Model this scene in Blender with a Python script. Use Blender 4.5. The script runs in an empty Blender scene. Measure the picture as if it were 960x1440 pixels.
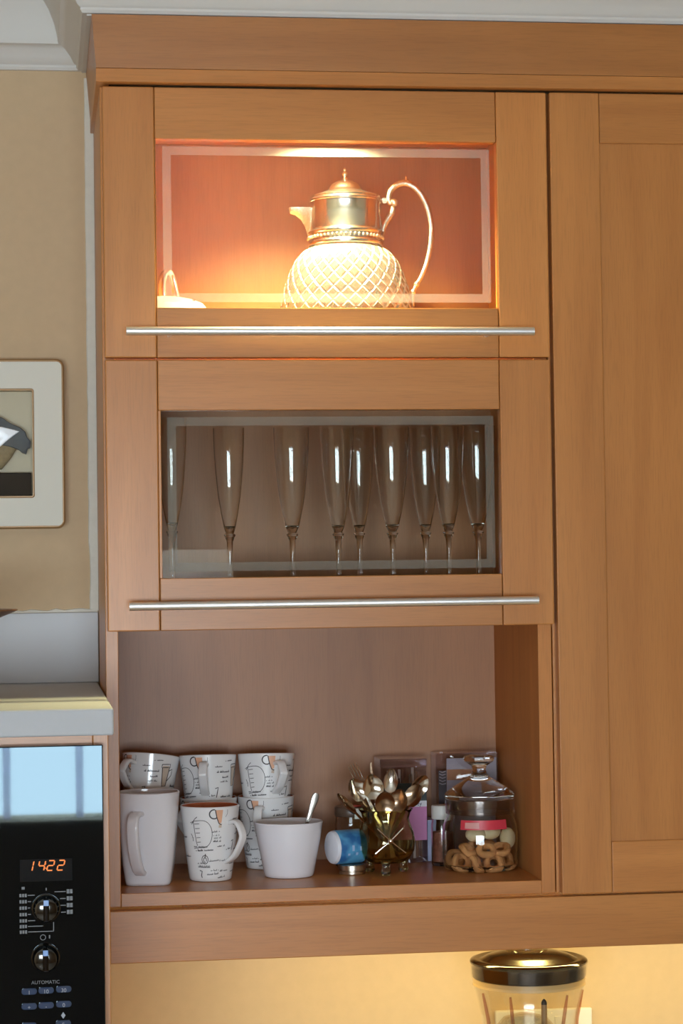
import bpy, bmesh, math, random
from mathutils import Vector, Matrix
rnd = random.Random(7)
PI = math.pi
OZ = 1.80            # kitchen heights are written from the lower door's bottom edge; the floor is 1.80 m below it
SC = bpy.context.scene
COL = SC.collection

# ------------------------------------------------------------------ camera
cam_d = bpy.data.cameras.new('camera'); cam = bpy.data.objects.new('camera', cam_d); COL.objects.link(cam)
cam_d.sensor_fit = 'VERTICAL'; cam_d.sensor_height = 36.0; cam_d.lens = 3199.8 / 1440 * 36.0
cam_d.clip_start = 0.05; cam_d.clip_end = 60
CAM_LOC = Vector((-0.08896, -3.01735, 0.06559 + OZ)); ya, pi_, ro = 0.132538, 0.02921, -0.013838
fw = Vector((math.sin(ya) * math.cos(pi_), math.cos(ya) * math.cos(pi_), math.sin(pi_)))
rr = Vector((math.cos(ya), -math.sin(ya), 0)); uu = rr.cross(fw)
r2 = math.cos(ro) * rr + math.sin(ro) * uu; u2 = -math.sin(ro) * rr + math.cos(ro) * uu
mw = Matrix((r2, u2, -fw)).transposed().to_4x4(); mw.translation = CAM_LOC
cam.matrix_world = mw
SC.camera = cam

# ------------------------------------------------------------------ world, lights, exposure
world = bpy.data.worlds.new('world'); SC.world = world; world.use_nodes = True
bg = world.node_tree.nodes['Background']
bg.inputs[0].default_value = (0.82, 0.93, 1.05, 1); bg.inputs[1].default_value = 25.5
SC.view_settings.view_transform = 'Standard'; SC.view_settings.look = 'None'
SC.view_settings.gamma = 1.0; SC.view_settings.use_curve_mapping = False
SC.view_settings.exposure = 0.17
SC.cycles.max_bounces = 14; SC.cycles.transmission_bounces = 12; SC.cycles.transparent_max_bounces = 24
SC.cycles.diffuse_bounces = 5; SC.cycles.glossy_bounces = 6

WIN = (-1.55, 0.62, -0.637, 0.06)       # window behind the photographer: x0, x1, z0, z1
REAR = -4.5

def area(name, loc, sx, sy, power, col, rot, portal=False, shape='RECTANGLE'):
    d = bpy.data.lights.new(name, 'AREA'); d.shape = shape; d.size = sx; d.size_y = sy
    d.energy = power; d.color = col
    o = bpy.data.objects.new(name, d); COL.objects.link(o)
    o.location = (loc[0], loc[1], loc[2] + OZ); o.rotation_euler = rot
    if portal: d.cycles.is_portal = True
    return o
area('window_portal', ((WIN[0] + WIN[1]) / 2, REAR - 0.12, (WIN[2] + WIN[3]) / 2), WIN[1] - WIN[0], WIN[3] - WIN[2], 1, (1, 1, 1), (PI / 2, 0, 0), True)

# ------------------------------------------------------------------ helpers
ORG = {}
def finish(bm, name, mats, smooth=True, angle=35):
    bmesh.ops.recalc_face_normals(bm, faces=bm.faces)
    if smooth:
        lay = bm.faces.layers.int.get('flat')
        for f in bm.faces: f.smooth = not (lay and f[lay])
        lim = math.radians(angle)
        for e in bm.edges:
            if len(e.link_faces) == 2 and e.calc_face_angle(0) > lim: e.smooth = False
    me = bpy.data.meshes.new(name); bm.to_mesh(me); bm.free()
    for m in (mats if isinstance(mats, (list, tuple)) else [mats]): me.materials.append(m)
    return me
def props(o, label=None, cat=None, group=None, kind=None):
    if label: o['label'] = label
    if cat: o['category'] = cat
    if group: o['group'] = group
    if kind: o['kind'] = kind
    return o
def thing(name, label, cat, loc=(0, 0, 0), rot=(0, 0, 0), group=None, local=False):
    """an Empty at the thing's base; parts are written in kitchen coordinates, or in the thing's own if local"""
    o = bpy.data.objects.new(name, None); COL.objects.link(o); o.empty_display_size = 0.02
    o.location = (loc[0], loc[1], loc[2] + OZ); o.rotation_euler = rot
    ORG[o] = Vector((0, 0, 0)) if local else Vector(loc)
    return props(o, label, cat, group)
def part(name, bm, mat, root, label=None, smooth=True, kind=None, angle=35):
    off = ORG[root]
    if off.length: bmesh.ops.translate(bm, verts=bm.verts, vec=-off)
    o = bpy.data.objects.new(name, finish(bm, name, mat, smooth, angle)); COL.objects.link(o)
    o.parent = root; ORG[o] = off
    return props(o, label, kind=kind)
def top(name, bm, mat, label=None, cat=None, loc=(0, 0, 0), kind=None, group=None, smooth=True, angle=35):
    bmesh.ops.translate(bm, verts=bm.verts, vec=-Vector(loc))
    o = bpy.data.objects.new(name, finish(bm, name, mat, smooth, angle)); COL.objects.link(o)
    o.location = (loc[0], loc[1], loc[2] + OZ); ORG[o] = Vector(loc)
    return props(o, label, cat, group, kind)
def dup(o, parent=None):
    c = o.copy(); COL.objects.link(c); c.parent = parent
    for ch in list(o.children): dup(ch, c)
    return c
def BM(): return bmesh.new()
def box(bm, x0, x1, y0, y1, z0, z1, bev=0.0, seg=2, mi=0):
    lay = bm.faces.layers.int.get('flat') or bm.faces.layers.int.new('flat')
    old = set(bm.faces)
    r = bmesh.ops.create_cube(bm, size=1.0)
    vs = r['verts']
    for v in vs:
        v.co = Vector(((x0 + x1) / 2 + v.co.x * (x1 - x0), (y0 + y1) / 2 + v.co.y * (y1 - y0), (z0 + z1) / 2 + v.co.z * (z1 - z0)))
    fs = {f for v in vs for f in v.link_faces}
    for f in fs: f.material_index = mi
    if bev > 0:
        es = list({e for v in vs for e in v.link_edges})
        bmesh.ops.bevel(bm, geom=es, offset=bev, segments=seg, affect='EDGES', profile=0.5)
    for f in bm.faces:
        if f not in old: f[lay] = 1
    return bm
def bx(*a, **k): return box(BM(), *a, **k)
def lathe(prof, seg=48, bm=None, c=(0, 0, 0), closed=False, mi=0, axis='Z'):
    """prof: (r, z) outline revolved about a vertical (or other) axis; closed joins the last point to the first"""
    bm = bm or BM(); rings = []
    def put(r, a, z):
        x, y = r * math.cos(a), r * math.sin(a)
        if axis == 'Z': p = (x, y, z)
        elif axis == 'Y': p = (x, z, y)
        else: p = (z, x, y)
        return bm.verts.new((c[0] + p[0], c[1] + p[1], c[2] + p[2]))
    for r, z in prof:
        if r < 1e-6: rings.append([put(0, 0, z)])
        else: rings.append([put(r, 2 * PI * i / seg, z) for i in range(seg)])
    n = len(rings); idx = range(n if closed else n - 1)
    for k in idx:
        A, B = rings[k], rings[(k + 1) % n]
        for i in range(seg):
            j = (i + 1) % seg
            if len(A) == 1 and len(B) == 1: continue
            if len(A) == 1: f = bm.faces.new((A[0], B[i], B[j]))
            elif len(B) == 1: f = bm.faces.new((A[i], A[j], B[0]))
            else: f = bm.faces.new((A[i], A[j], B[j], B[i]))
            f.material_index = mi
    return bm
def frames(pts):
    T = []
    n = len(pts)
    for i in range(n):
        a = pts[max(i - 1, 0)]; b = pts[min(i + 1, n - 1)]
        T.append((b - a).normalized())
    N = [T[0].orthogonal().normalized()]
    for i in range(1, n):
        v = N[-1] - T[i] * N[-1].dot(T[i]); N.append(v.normalized())
    return T, N
def tube(pts, rad, seg=10, bm=None, flat=1.0, up=None, mi=0):
    """a swept round (or flattened) bar with closed ends; rad is one number or one per point"""
    bm = bm or BM(); pts = [Vector(p) for p in pts]; T, N = frames(pts)
    if not isinstance(rad, (list, tuple)): rad = [rad] * len(pts)
    rings = []
    for i, p in enumerate(pts):
        t = T[i]
        n = (Vector(up) - t * Vector(up).dot(t)).normalized() if up else N[i]
        b = t.cross(n)
        rings.append([bm.verts.new(p + n * (rad[i] * math.cos(2 * PI * k / seg)) + b * (rad[i] * flat * math.sin(2 * PI * k / seg))) for k in range(seg)])
    for A, B in zip(rings, rings[1:]):
        for k in range(seg): bm.faces.new((A[k], A[(k + 1) % seg], B[(k + 1) % seg], B[k])).material_index = mi
    bm.faces.new(rings[0][::-1]).material_index = mi; bm.faces.new(rings[-1]).material_index = mi
    return bm
def smooth_path(ctrl, n=8):
    """Catmull-Rom through the control points"""
    c = [Vector(p) for p in ctrl]; c = [c[0] * 2 - c[1]] + c + [c[-1] * 2 - c[-2]]; out = []
    for i in range(1, len(c) - 2):
        p0, p1, p2, p3 = c[i - 1:i + 3]
        for k in range(n):
            t = k / n
            out.append(0.5 * ((2 * p1) + (p2 - p0) * t + (2 * p0 - 5 * p1 + 4 * p2 - p3) * t * t + (3 * p1 - p0 - 3 * p2 + p3) * t ** 3))
    out.append(c[-2]); return out
def rrect(w, d, r, n=6):
    """rounded rectangle outline centred on 0"""
    out = []
    for cx, cy, a0 in ((w / 2 - r, d / 2 - r, 0), (-w / 2 + r, d / 2 - r, PI / 2), (-w / 2 + r, -d / 2 + r, PI), (w / 2 - r, -d / 2 + r, 1.5 * PI)):
        for k in range(n + 1):
            a = a0 + PI / 2 * k / n; out.append((cx + r * math.cos(a), cy + r * math.sin(a)))
    return out
def loft(rings, bm=None, cap0=True, cap1=True, mi=0):
    bm = bm or BM(); R = [[bm.verts.new(p) for p in r] for r in rings]; n = len(R[0])
    for A, B in zip(R, R[1:]):
        for k in range(n): bm.faces.new((A[k], A[(k + 1) % n], B[(k + 1) % n], B[k])).material_index = mi
    if cap0: bm.faces.new(R[0][::-1]).material_index = mi
    if cap1: bm.faces.new(R[-1]).material_index = mi
    return bm
def mitre_extrude(prof, path, bm=None):
    """prof: closed (outward, z) outline; path: plan points walked with the outward side on the right"""
    bm = bm or BM(); P = [Vector((p[0], p[1])) for p in path]; rings = []
    for i, p in enumerate(P):
        d0 = (p - P[i - 1]).normalized() if i else None
        d1 = (P[i + 1] - p).normalized() if i < len(P) - 1 else None
        n0 = Vector((d0.y, -d0.x)) if d0 else None; n1 = Vector((d1.y, -d1.x)) if d1 else None
        if n0 is None: m = n1
        elif n1 is None: m = n0
        else: m = (n0 + n1).normalized(); m = m / m.dot(n0)
        rings.append([(p.x + m.x * d, p.y + m.y * d, z) for d, z in prof])
    return loft(rings, bm)

# ------------------------------------------------------------------ materials
def new_mat(name):
    m = bpy.data.materials.new(name); m.use_nodes = True
    return m, m.node_tree.nodes, m.node_tree.links, m.node_tree.nodes['Principled BSDF']
def plain(name, col, rough=0.5, metal=0.0, spec=0.5, coat=0.0, noise=0.0, nscale=30.0, bump=0.0):
    m, N, L, b = new_mat(name)
    b.inputs['Base Color'].default_value = (*col, 1); b.inputs['Roughness'].default_value = rough
    b.inputs['Metallic'].default_value = metal; b.inputs['Specular IOR Level'].default_value = spec
    b.inputs['Coat Weight'].default_value = coat; b.inputs['Coat Roughness'].default_value = 0.05
    if noise or bump:
        tc = N.new('ShaderNodeTexCoord'); nz = N.new('ShaderNodeTexNoise'); nz.inputs['Scale'].default_value = nscale; nz.inputs['Detail'].default_value = 6
        L.new(tc.outputs['Object'], nz.inputs['Vector'])
        if noise:
            mx = N.new('ShaderNodeMix'); mx.data_type = 'RGBA'
            mx.inputs[6].default_value = (*[c * (1 - noise) for c in col], 1); mx.inputs[7].default_value = (*[min(1, c * (1 + noise)) for c in col], 1)
            L.new(nz.outputs['Fac'], mx.inputs[0]); L.new(mx.outputs[2], b.inputs['Base Color'])
        if bump:
            bp = N.new('ShaderNodeBump'); bp.inputs['Strength'].default_value = bump; bp.inputs['Distance'].default_value = 0.001
            L.new(nz.outputs['Fac'], bp.inputs['Height']); L.new(bp.outputs['Normal'], b.inputs['Normal'])
    return m
def wood(name, axis, c1, c2, rough=0.33, fleck=0.09, wave=0.0):
    """beech: soft bands and short dark flecks that run along one axis, shifted per board"""
    m, N, L, b = new_mat(name)
    tc = N.new('ShaderNodeTexCoord'); oi = N.new('ShaderNodeObjectInfo')
    add = N.new('ShaderNodeVectorMath'); add.operation = 'ADD'
    sc = N.new('ShaderNodeVectorMath'); sc.operation = 'SCALE'; sc.inputs['Scale'].default_value = 9.0
    cmb = N.new('ShaderNodeCombineXYZ')
    for i in range(3): L.new(oi.outputs['Random'], cmb.inputs[i])
    L.new(cmb.outputs[0], sc.inputs[0]); L.new(tc.outputs['Object'], add.inputs[0]); L.new(sc.outputs[0], add.inputs[1])
    def noise(along, across, detail, dist=0.0):
        mp = N.new('ShaderNodeMapping'); s = [across] * 3; s['XYZ'.index(axis)] = along
        mp.inputs['Scale'].default_value = s; L.new(add.outputs[0], mp.inputs['Vector'])
        nz = N.new('ShaderNodeTexNoise'); nz.inputs['Scale'].default_value = 1.0; nz.inputs['Detail'].default_value = detail
        nz.inputs['Distortion'].default_value = dist; L.new(mp.outputs[0], nz.inputs['Vector']); return nz
    n1 = noise(1.6, 22.0, 5, 0.9); n2 = noise(28.0, 620.0, 2); n3 = noise(1.0, 4.0, 2)
    ramp = N.new('ShaderNodeValToRGB'); ramp.color_ramp.elements[0].position = 0.32; ramp.color_ramp.elements[1].position = 0.68
    ramp.color_ramp.elements[0].color = (*c2, 1); ramp.color_ramp.elements[1].color = (*c1, 1)
    L.new(n1.outputs['Fac'], ramp.inputs[0])
    r2_ = N.new('ShaderNodeMapRange'); r2_.inputs[1].default_value = 0.35; r2_.inputs[2].default_value = 0.5; r2_.inputs[3].default_value = 1 - fleck; r2_.inputs[4].default_value = 1.0
    L.new(n2.outputs['Fac'], r2_.inputs[0])
    r3 = N.new('ShaderNodeMapRange'); r3.inputs[1].default_value = 0.3; r3.inputs[2].default_value = 0.7; r3.inputs[3].default_value = 0.88; r3.inputs[4].default_value = 1.1
    L.new(n3.outputs['Fac'], r3.inputs[0])
    r4 = N.new('ShaderNodeMapRange'); r4.inputs[3].default_value = 0.93; r4.inputs[4].default_value = 1.07; L.new(oi.outputs['Random'], r4.inputs[0])
    mu = N.new('ShaderNodeMath'); mu.operation = 'MULTIPLY'; L.new(r2_.outputs[0], mu.inputs[0]); L.new(r3.outputs[0], mu.inputs[1])
    mu2 = N.new('ShaderNodeMath'); mu2.operation = 'MULTIPLY'; L.new(mu.outputs[0], mu2.inputs[0]); L.new(r4.outputs[0], mu2.inputs[1])
    vs = N.new('ShaderNodeVectorMath'); vs.operation = 'SCALE'; L.new(ramp.outputs[0], vs.inputs[0]); L.new(mu2.outputs[0], vs.inputs['Scale'])
    L.new(vs.outputs[0], b.inputs['Base Color']); b.inputs['Roughness'].default_value = rough
    bp = N.new('ShaderNodeBump'); bp.inputs['Strength'].default_value = 0.08; bp.inputs['Distance'].default_value = 0.0006
    L.new(n2.outputs['Fac'], bp.inputs['Height']); L.new(bp.outputs['Normal'], b.inputs['Normal'])
    return m
def thin_glass(name, tint=(1, 1, 1), base=0.05, rough=0.0):
    """pane glass: looks straight through, reflects a little head-on and more at a slant"""
    m, N, L, b = new_mat(name); N.remove(b); out = N['Material Output']
    tr = N.new('ShaderNodeBsdfTransparent'); tr.inputs[0].default_value = (*tint, 1)
    gl = N.new('ShaderNodeBsdfGlossy'); gl.inputs['Roughness'].default_value = rough; gl.inputs[0].default_value = (1, 1, 1, 1)
    lw = N.new('ShaderNodeLayerWeight'); lw.inputs[0].default_value = 0.5
    pw = N.new('ShaderNodeMath'); pw.operation = 'POWER'; pw.inputs[1].default_value = 5.0; L.new(lw.outputs['Facing'], pw.inputs[0])
    ma = N.new('ShaderNodeMath'); ma.operation = 'MULTIPLY_ADD'; ma.inputs[1].default_value = 1 - base; ma.inputs[2].default_value = base; L.new(pw.outputs[0], ma.inputs[0])
    mx = N.new('ShaderNodeMixShader'); L.new(ma.outputs[0], mx.inputs[0]); L.new(tr.outputs[0], mx.inputs[1]); L.new(gl.outputs[0], mx.inputs[2])
    L.new(mx.outputs[0], out.inputs['Surface']); return m
def frosted(name, col, amount):
    m, N, L, b = new_mat(name); N.remove(b); out = N['Material Output']
    tr = N.new('ShaderNodeBsdfTransparent'); tl = N.new('ShaderNodeBsdfTranslucent'); df = N.new('ShaderNodeBsdfDiffuse')
    tl.inputs[0].default_value = (*col, 1); df.inputs[0].default_value = (*col, 1)
    a = N.new('ShaderNodeMixShader'); a.inputs[0].default_value = 0.5; L.new(tl.outputs[0], a.inputs[1]); L.new(df.outputs[0], a.inputs[2])
    mx = N.new('ShaderNodeMixShader'); mx.inputs[0].default_value = amount; L.new(tr.outputs[0], mx.inputs[1]); L.new(a.outputs[0], mx.inputs[2])
    L.new(mx.outputs[0], out.inputs['Surface']); return m
def solid_glass(name, col=(1, 1, 1), ior=1.47, rough=0.0, milk=0.0):
    m, N, L, b = new_mat(name)
    out = N['Material Output']; N.remove(b)
    g = N.new('ShaderNodeBsdfGlass'); g.inputs['Color'].default_value = (*col, 1); g.inputs['IOR'].default_value = ior; g.inputs['Roughness'].default_value = rough
    if milk:
        d = N.new('ShaderNodeBsdfDiffuse'); d.inputs[0].default_value = (1, .97, .9, 1)
        mx = N.new('ShaderNodeMixShader'); mx.inputs[0].default_value = milk; L.new(g.outputs[0], mx.inputs[1]); L.new(d.outputs[0], mx.inputs[2]); L.new(mx.outputs[0], out.inputs['Surface'])
    else: L.new(g.outputs[0], out.inputs['Surface'])
    return m
def glow(name, col, s):
    m, N, L, b = new_mat(name)
    b.inputs['Base Color'].default_value = (*col, 1); b.inputs['Emission Color'].default_value = (*col, 1); b.inputs['Emission Strength'].default_value = s
    return m

BEECH1, BEECH2 = (0.575, 0.236, 0.062), (0.48, 0.186, 0.046)
wood_v = wood('beech_upright', 'Z', BEECH1, BEECH2)
wood_h = wood('beech_level', 'X', BEECH1, BEECH2)
wood_y = wood('beech_deep', 'Y', BEECH1, BEECH2)
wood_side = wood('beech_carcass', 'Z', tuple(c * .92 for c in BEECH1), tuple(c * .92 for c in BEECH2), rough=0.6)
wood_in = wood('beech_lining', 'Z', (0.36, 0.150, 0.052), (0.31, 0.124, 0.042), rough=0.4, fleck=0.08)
wood_shelf = wood('beech_shelf', 'X', (0.36, 0.13, 0.055), (0.30, 0.105, 0.045), rough=0.2, fleck=0.08)
wall_paint = plain('beige_wall', (0.60, 0.445, 0.275), 0.8, noise=0.06, nscale=60, bump=0.25)
white_paint = plain('white_plaster', (0.67, 0.66, 0.63), 0.6, noise=0.02, nscale=12)
caulk_mat = plain('white_caulk', (0.72, 0.70, 0.62), 0.6, noise=0.08, nscale=80, bump=0.5)
tile_mat = plain('white_upstand', (0.54, 0.55, 0.57), 0.45, noise=0.01)
stone_mat = plain('white_worktop', (0.49, 0.505, 0.53), 0.6, spec=0.2, noise=0.02, nscale=200)
alu = plain('brushed_aluminium', (0.90, 0.90, 0.90), 0.36, 1.0)
silver = plain('polished_silver', (0.84, 0.82, 0.77), 0.18, 1.0)
silver_relief = plain('chased_silver', (0.80, 0.74, 0.62), 0.22, 1.0, bump=0.8, nscale=500)
steel = plain('cutlery_steel', (0.72, 0.68, 0.60), 0.12, 1.0)
steel_dark = plain('dark_cutlery_steel', (0.42, 0.30, 0.20), 0.2, 1.0)  # darker, browner steel than the other cutlery
pane_mat = thin_glass('pane_glass', (0.97, 0.985, 0.97), 0.03)
frost1 = frosted('etched_band', (0.95, 0.93, 0.88), 0.22); frost2 = frosted('etched_band_grey', (0.86, 0.95, 0.86), 0.10)
flute_mat = solid_glass('flute_glass', (0.99, 0.99, 0.985), 1.45)
crystal = solid_glass('cut_crystal', (1, 0.985, 0.95), 1.5, 0.0, 0.05)
jar_mat = solid_glass('jar_glass', (0.99, 0.993, 0.985), 1.45)
smoke_glass = solid_glass('smoked_glass', (0.88, 0.85, 0.66), 1.45)
ceramic = plain('white_ceramic', (0.83, 0.82, 0.87), 0.12, spec=0.5, coat=0.3)
ceramic_b = plain('bone_ceramic', (0.82, 0.81, 0.81), 0.16, spec=0.5, coat=0.3)
terracotta = plain('orange_glaze', (0.62, 0.17, 0.07), 0.15, coat=0.3)
ink = plain('brown_black_ink', (0.045, 0.035, 0.04), 0.5)
print_orange = plain('orange_print', (0.76, 0.42, 0.27), 0.4)
print_tan = plain('tan_print', (0.60, 0.48, 0.38), 0.4)
black_gloss = plain('black_glass', (0.002, 0.0025, 0.004), 0.02, spec=0.42)
black_gloss.node_tree.nodes['Principled BSDF'].inputs['Specular Tint'].default_value = (.66, .88, 1.0, 1)
black_soft = plain('black_plastic', (0.012, 0.012, 0.014), 0.3)

# ------------------------------------------------------------------ the room
X0, X1, YW, ZF, ZC = -2.3, 2.6, 0.32, -1.80, 0.955
top('wall_back', bx(X0, X1, YW, YW + 0.1, ZF, ZC), wall_paint, kind='structure')
top('wall_left', bx(X0 - 0.1, X0, REAR, YW, ZF, ZC), wall_paint, kind='structure')
top('wall_right', bx(X1, X1 + 0.1, REAR, YW, ZF, ZC), wall_paint, kind='structure')
top('ceiling', bx(X0, X1, REAR, YW, ZC, ZC + 0.1), white_paint, kind='structure')
top('floor', bx(X0, X1, REAR, YW, ZF - 0.1, ZF), plain('pale_floor', (0.42, 0.36, 0.30), 0.4, noise=0.1, nscale=6), kind='structure')
b = BM()
box(b, X0, WIN[0], REAR - 0.2, REAR, ZF, ZC); box(b, WIN[1], X1, REAR - 0.2, REAR, ZF, ZC)
box(b, WIN[0], WIN[1], REAR - 0.2, REAR, ZF, WIN[2]); box(b, WIN[0], WIN[1], REAR - 0.2, REAR, .168, ZC)
box(b, WIN[0], .16, REAR - 0.2, REAR, WIN[3], .168); box(b, .55, WIN[1], REAR - 0.2, REAR, WIN[3], .168)
top('wall_rear', b, wall_paint, kind='structure')
win = thing('window_1', None, None, (WIN[0], REAR - 0.1, WIN[2])); win['kind'] = 'structure'
b = BM()
for x in (WIN[0] + 0.02, -0.19, 0.026, 0.30, WIN[1] - 0.02, -0.62, -1.05): box(b, x - 0.011, x + 0.011, REAR - 0.12, REAR - 0.08, WIN[2], WIN[3], 0.003)
for z in (WIN[3] - 0.02,): box(b, WIN[0], WIN[1], REAR - 0.12, REAR - 0.08, z - 0.012, z + 0.02, 0.003)
part('window_frame', b, frosted('lilac_window_bar', (.80, .76, .98), .55), win)  # window bars made see-through lilac to look brighter against the sky
part('window_pane', bx(WIN[0], WIN[1], REAR - 0.104, REAR - 0.1, WIN[2], WIN[3]), pane_mat, win)

part('roller_blind', bx(.16, .55, REAR - .06, REAR - .058, -.02, .168), frosted('blind_cloth', (.75, .74, .70), 1.0), win)
# boxed bulkhead over the cabinets, with plaster coving that runs along the wall and round it
BHX, BHY, CZ = -0.019, -0.021, 0.812
top('wall_bulkhead', bx(BHX, X1, BHY, YW, CZ, ZC), white_paint, kind='structure')
cove = [(0, CZ + .002), (.006, CZ + .002), (.0085, CZ + .006), (.0085, CZ + .009), (.0125, CZ + .012), (.017, CZ + .020), (.0245, CZ + .029), (.0305, CZ + .0335), (.034, CZ + .0345), (.0352, CZ + .038),
        (.036, CZ + .046), (.040, CZ + .062), (.048, CZ + .081), (.060, CZ + .099), (.078, CZ + .117), (.098, CZ + .130), (.112, CZ + .136), (.114, ZC), (0, ZC)]
top('trim_1', mitre_extrude(cove, [(X0, YW), (BHX, YW), (BHX, BHY), (X1, BHY)]), white_paint, kind='structure', angle=28)
# worn white strip where the wall meets the cabinet side, and the ragged line over the upstand
b = BM(); zs = [0.024 + i * 0.02 for i in range(40)]; ring = []
for z in zs:
    w = -0.0165 + rnd.uniform(-.0004, .0006) + (0.004 * rnd.random() if z < .12 else 0)
    ring.append([(w, YW - .0002, z), (w + .0012, YW - .0022, z), (-.0032, YW - .003, z), (-.0032, YW - .0002, z)])
loft(ring, b); top('trim_2', b, caulk_mat, kind='structure')
b = BM(); ring = []
for i in range(46):
    x = -0.0045 - i * 0.012; hgt = 0.0265 + rnd.uniform(-.002, .0018)
    ring.append([(x, YW - .0002, .0215), (x, YW - .004, .0215), (x, YW - .003, hgt - .001), (x, YW - .0002, hgt)])
loft(ring, b); top('trim_3', b, caulk_mat, kind='structure')

# ------------------------------------------------------------------ cabinets
DY0, DY1 = -0.021, -0.0015        # door front and back faces
def board(x0, x1, y0, y1, z0, z1, bev=0.0009): return bx(x0, x1, y0, y1, z0, z1, bev=bev, seg=2)
cab = thing('wall_cabinet', 'beech wall cabinet with two lift-up glass doors above an open shelf', 'cabinet', (0.297, 0.16, -0.3624))
part('side_panel', board(-.0027, .0141, 0, YW - .001, -.3624, .7222), wood_v, cab)
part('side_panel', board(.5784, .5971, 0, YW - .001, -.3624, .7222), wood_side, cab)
part('back_panel', board(.0141, .5784, .299, .312, -.3624, .7222, 0), wood_in, cab)
part('bottom_shelf', board(.0141, .5784, 0, .299, -.3626, -.3446), [wood_h, wood_shelf], cab)
part('middle_shelf', board(.0141, .5784, .002, .299, .002, .020), wood_h, cab)
part('upper_shelf', board(.0141, .5784, .002, .299, .350, .369), wood_h, cab)
part('top_panel', board(.0141, .5784, .002, .299, .704, .7222), wood_h, cab)
def lift_door(z0, z1, gx0, gx1, gz0, gz1, hz, sl, sr):
    rec = .0014
    d = part('lift_door', bx(gx0 - .0075, gx1 + .0075, DY1 - .0095, DY1 - .0065, gz0 - .0075, gz1 + .0075), pane_mat, cab)
    d.name = 'lift_door'
    part('stile', board(0.0, sl - .0006, DY0, DY1, z0, z1, .0016), wood_v, d)
    part('stile', board(sr + .0006, .597, DY0, DY1, z0, z1, .0016), wood_v, d)
    for a, c in ((z0, gz0), (gz1, z1)):
        part('rail', board(sl, sr, DY0 + rec, DY1, a, c, .0012), wood_h, d)
    if gx0 > sl: part('glazing_bead', board(sl - .0002, gx0, DY0 + .004, DY1, gz0, gz1, .0006), wood_v, d)
    if gx1 < sr: part('glazing_bead', board(gx1, sr + .0002, DY0 + .004, DY1, gz0, gz1, .0006), wood_v, d)
    # etched frosted border, set in from the edges
    i, w = .0085, .0115
    fx0, fx1, fz0, fz1 = gx0 + i, gx1 - i, gz0 + i, gz1 - i
    b = BM(); y0, y1 = DY1 - .0102, DY1 - .0097
    for q in ((fx0, fx1, fz0, fz0 + w), (fx0, fx1, fz1 - w, fz1), (fx0, fx0 + w, fz0 + w, fz1 - w), (fx1 - w, fx1, fz0 + w, fz1 - w)):
        box(b, q[0], q[1], y0, y1, q[2], q[3])
    part('frosted_border', b, frost1 if z0 > .2 else frost2, d, 'pale etched border line on the glass')
    b = tube([(.0270, -.0565, hz), (.5676, -.0565, hz)], .0058, 20)
    bmesh.ops.bevel(b, geom=[e for e in b.edges if e.calc_face_angle(0) > 1.2], offset=.0008, segments=2, affect='EDGES')
    for x in (.085, .510): tube([(x, DY0 + .0005, hz), (x, -.0545, hz)], .0042, 12, b)
    part('bar_handle', b, alu, d, 'satin aluminium bar handle')
    return d
lift_door(.3600, .7189, .0700, .5278, .4262, .6504, .3910, .0685, .5272)
lift_door(0.0, .3570, .0725, .5281, .0690, .2902, .0332, .0690, .5268)
# halogen downlight let into the underside of the top panel
LX, LY = .300, .030
b = lathe([(.034, .704), (.034, .7005), (.028, .699), (.026, .7005), (.026, .704)], 32, c=(LX, LY, 0), closed=True)
dl = part('downlight', b, alu, cab)
part('bulb', lathe([(0, .7005), (.020, .7005), (.025, .7035), (0, .7038)], 24, c=(LX, LY, 0)), glow('halogen_glow', (1, .72, .42), 12), dl)
sp_d = bpy.data.lights.new('downlight_lamp', 'SPOT'); sp_d.energy = 98.0; sp_d.color = (1.0, .86, .42); sp_d.spot_size = math.radians(124); sp_d.spot_blend = 1.0; sp_d.shadow_soft_size = 0.018
sp_o = bpy.data.objects.new('downlight_lamp', sp_d); COL.objects.link(sp_o); sp_o.location = (LX, LY, .697 + OZ); sp_o.rotation_euler = (math.radians(5), 0, 0)

tall = thing('wall_cabinet', 'beech wall cabinet with a plain panelled door, beside the glass doors', 'cabinet', (0.9, 0.16, -0.3624))
part('side_panel', board(.5986, .6165, 0, YW - .001, -.3624, .7222), wood_v, tall)
part('side_panel', board(1.183, 1.201, 0, YW - .001, -.3624, .7222), wood_v, tall)
part('back_panel', board(.6165, 1.183, .299, .312, -.3624, .7222, 0), wood_in, tall)
part('bottom_panel', board(.6165, 1.183, 0, .299, -.3624, -.3444), wood_h, tall)
part('top_panel', board(.6165, 1.183, 0, .299, .7042, .7222), wood_h, tall)
dx0, dx1, dz0, dz1, ds = .6017, 1.1987, -.3618, .7195, .0693
door = part('door', board(dx0 + ds - .006, dx1 - ds + .006, DY0 + .0045, DY1 - .004, -.2929 - .006, .6512 + .006, 0), wood_v, tall)
part('stile', board(dx0, dx0 + ds - .0005, DY0, DY1, dz0, dz1, .0016), wood_v, door)
part('stile', board(dx1 - ds + .0005, dx1, DY0, DY1, dz0, dz1, .0016), wood_v, door)
part('rail', board(dx0 + ds, dx1 - ds, DY0 + .0012, DY1, dz0, -.2929, .0014), wood_h, door)
part('rail', board(dx0 + ds, dx1 - ds, DY0 + .0012, DY1, .6512, dz1, .0014), wood_h, door)

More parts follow.
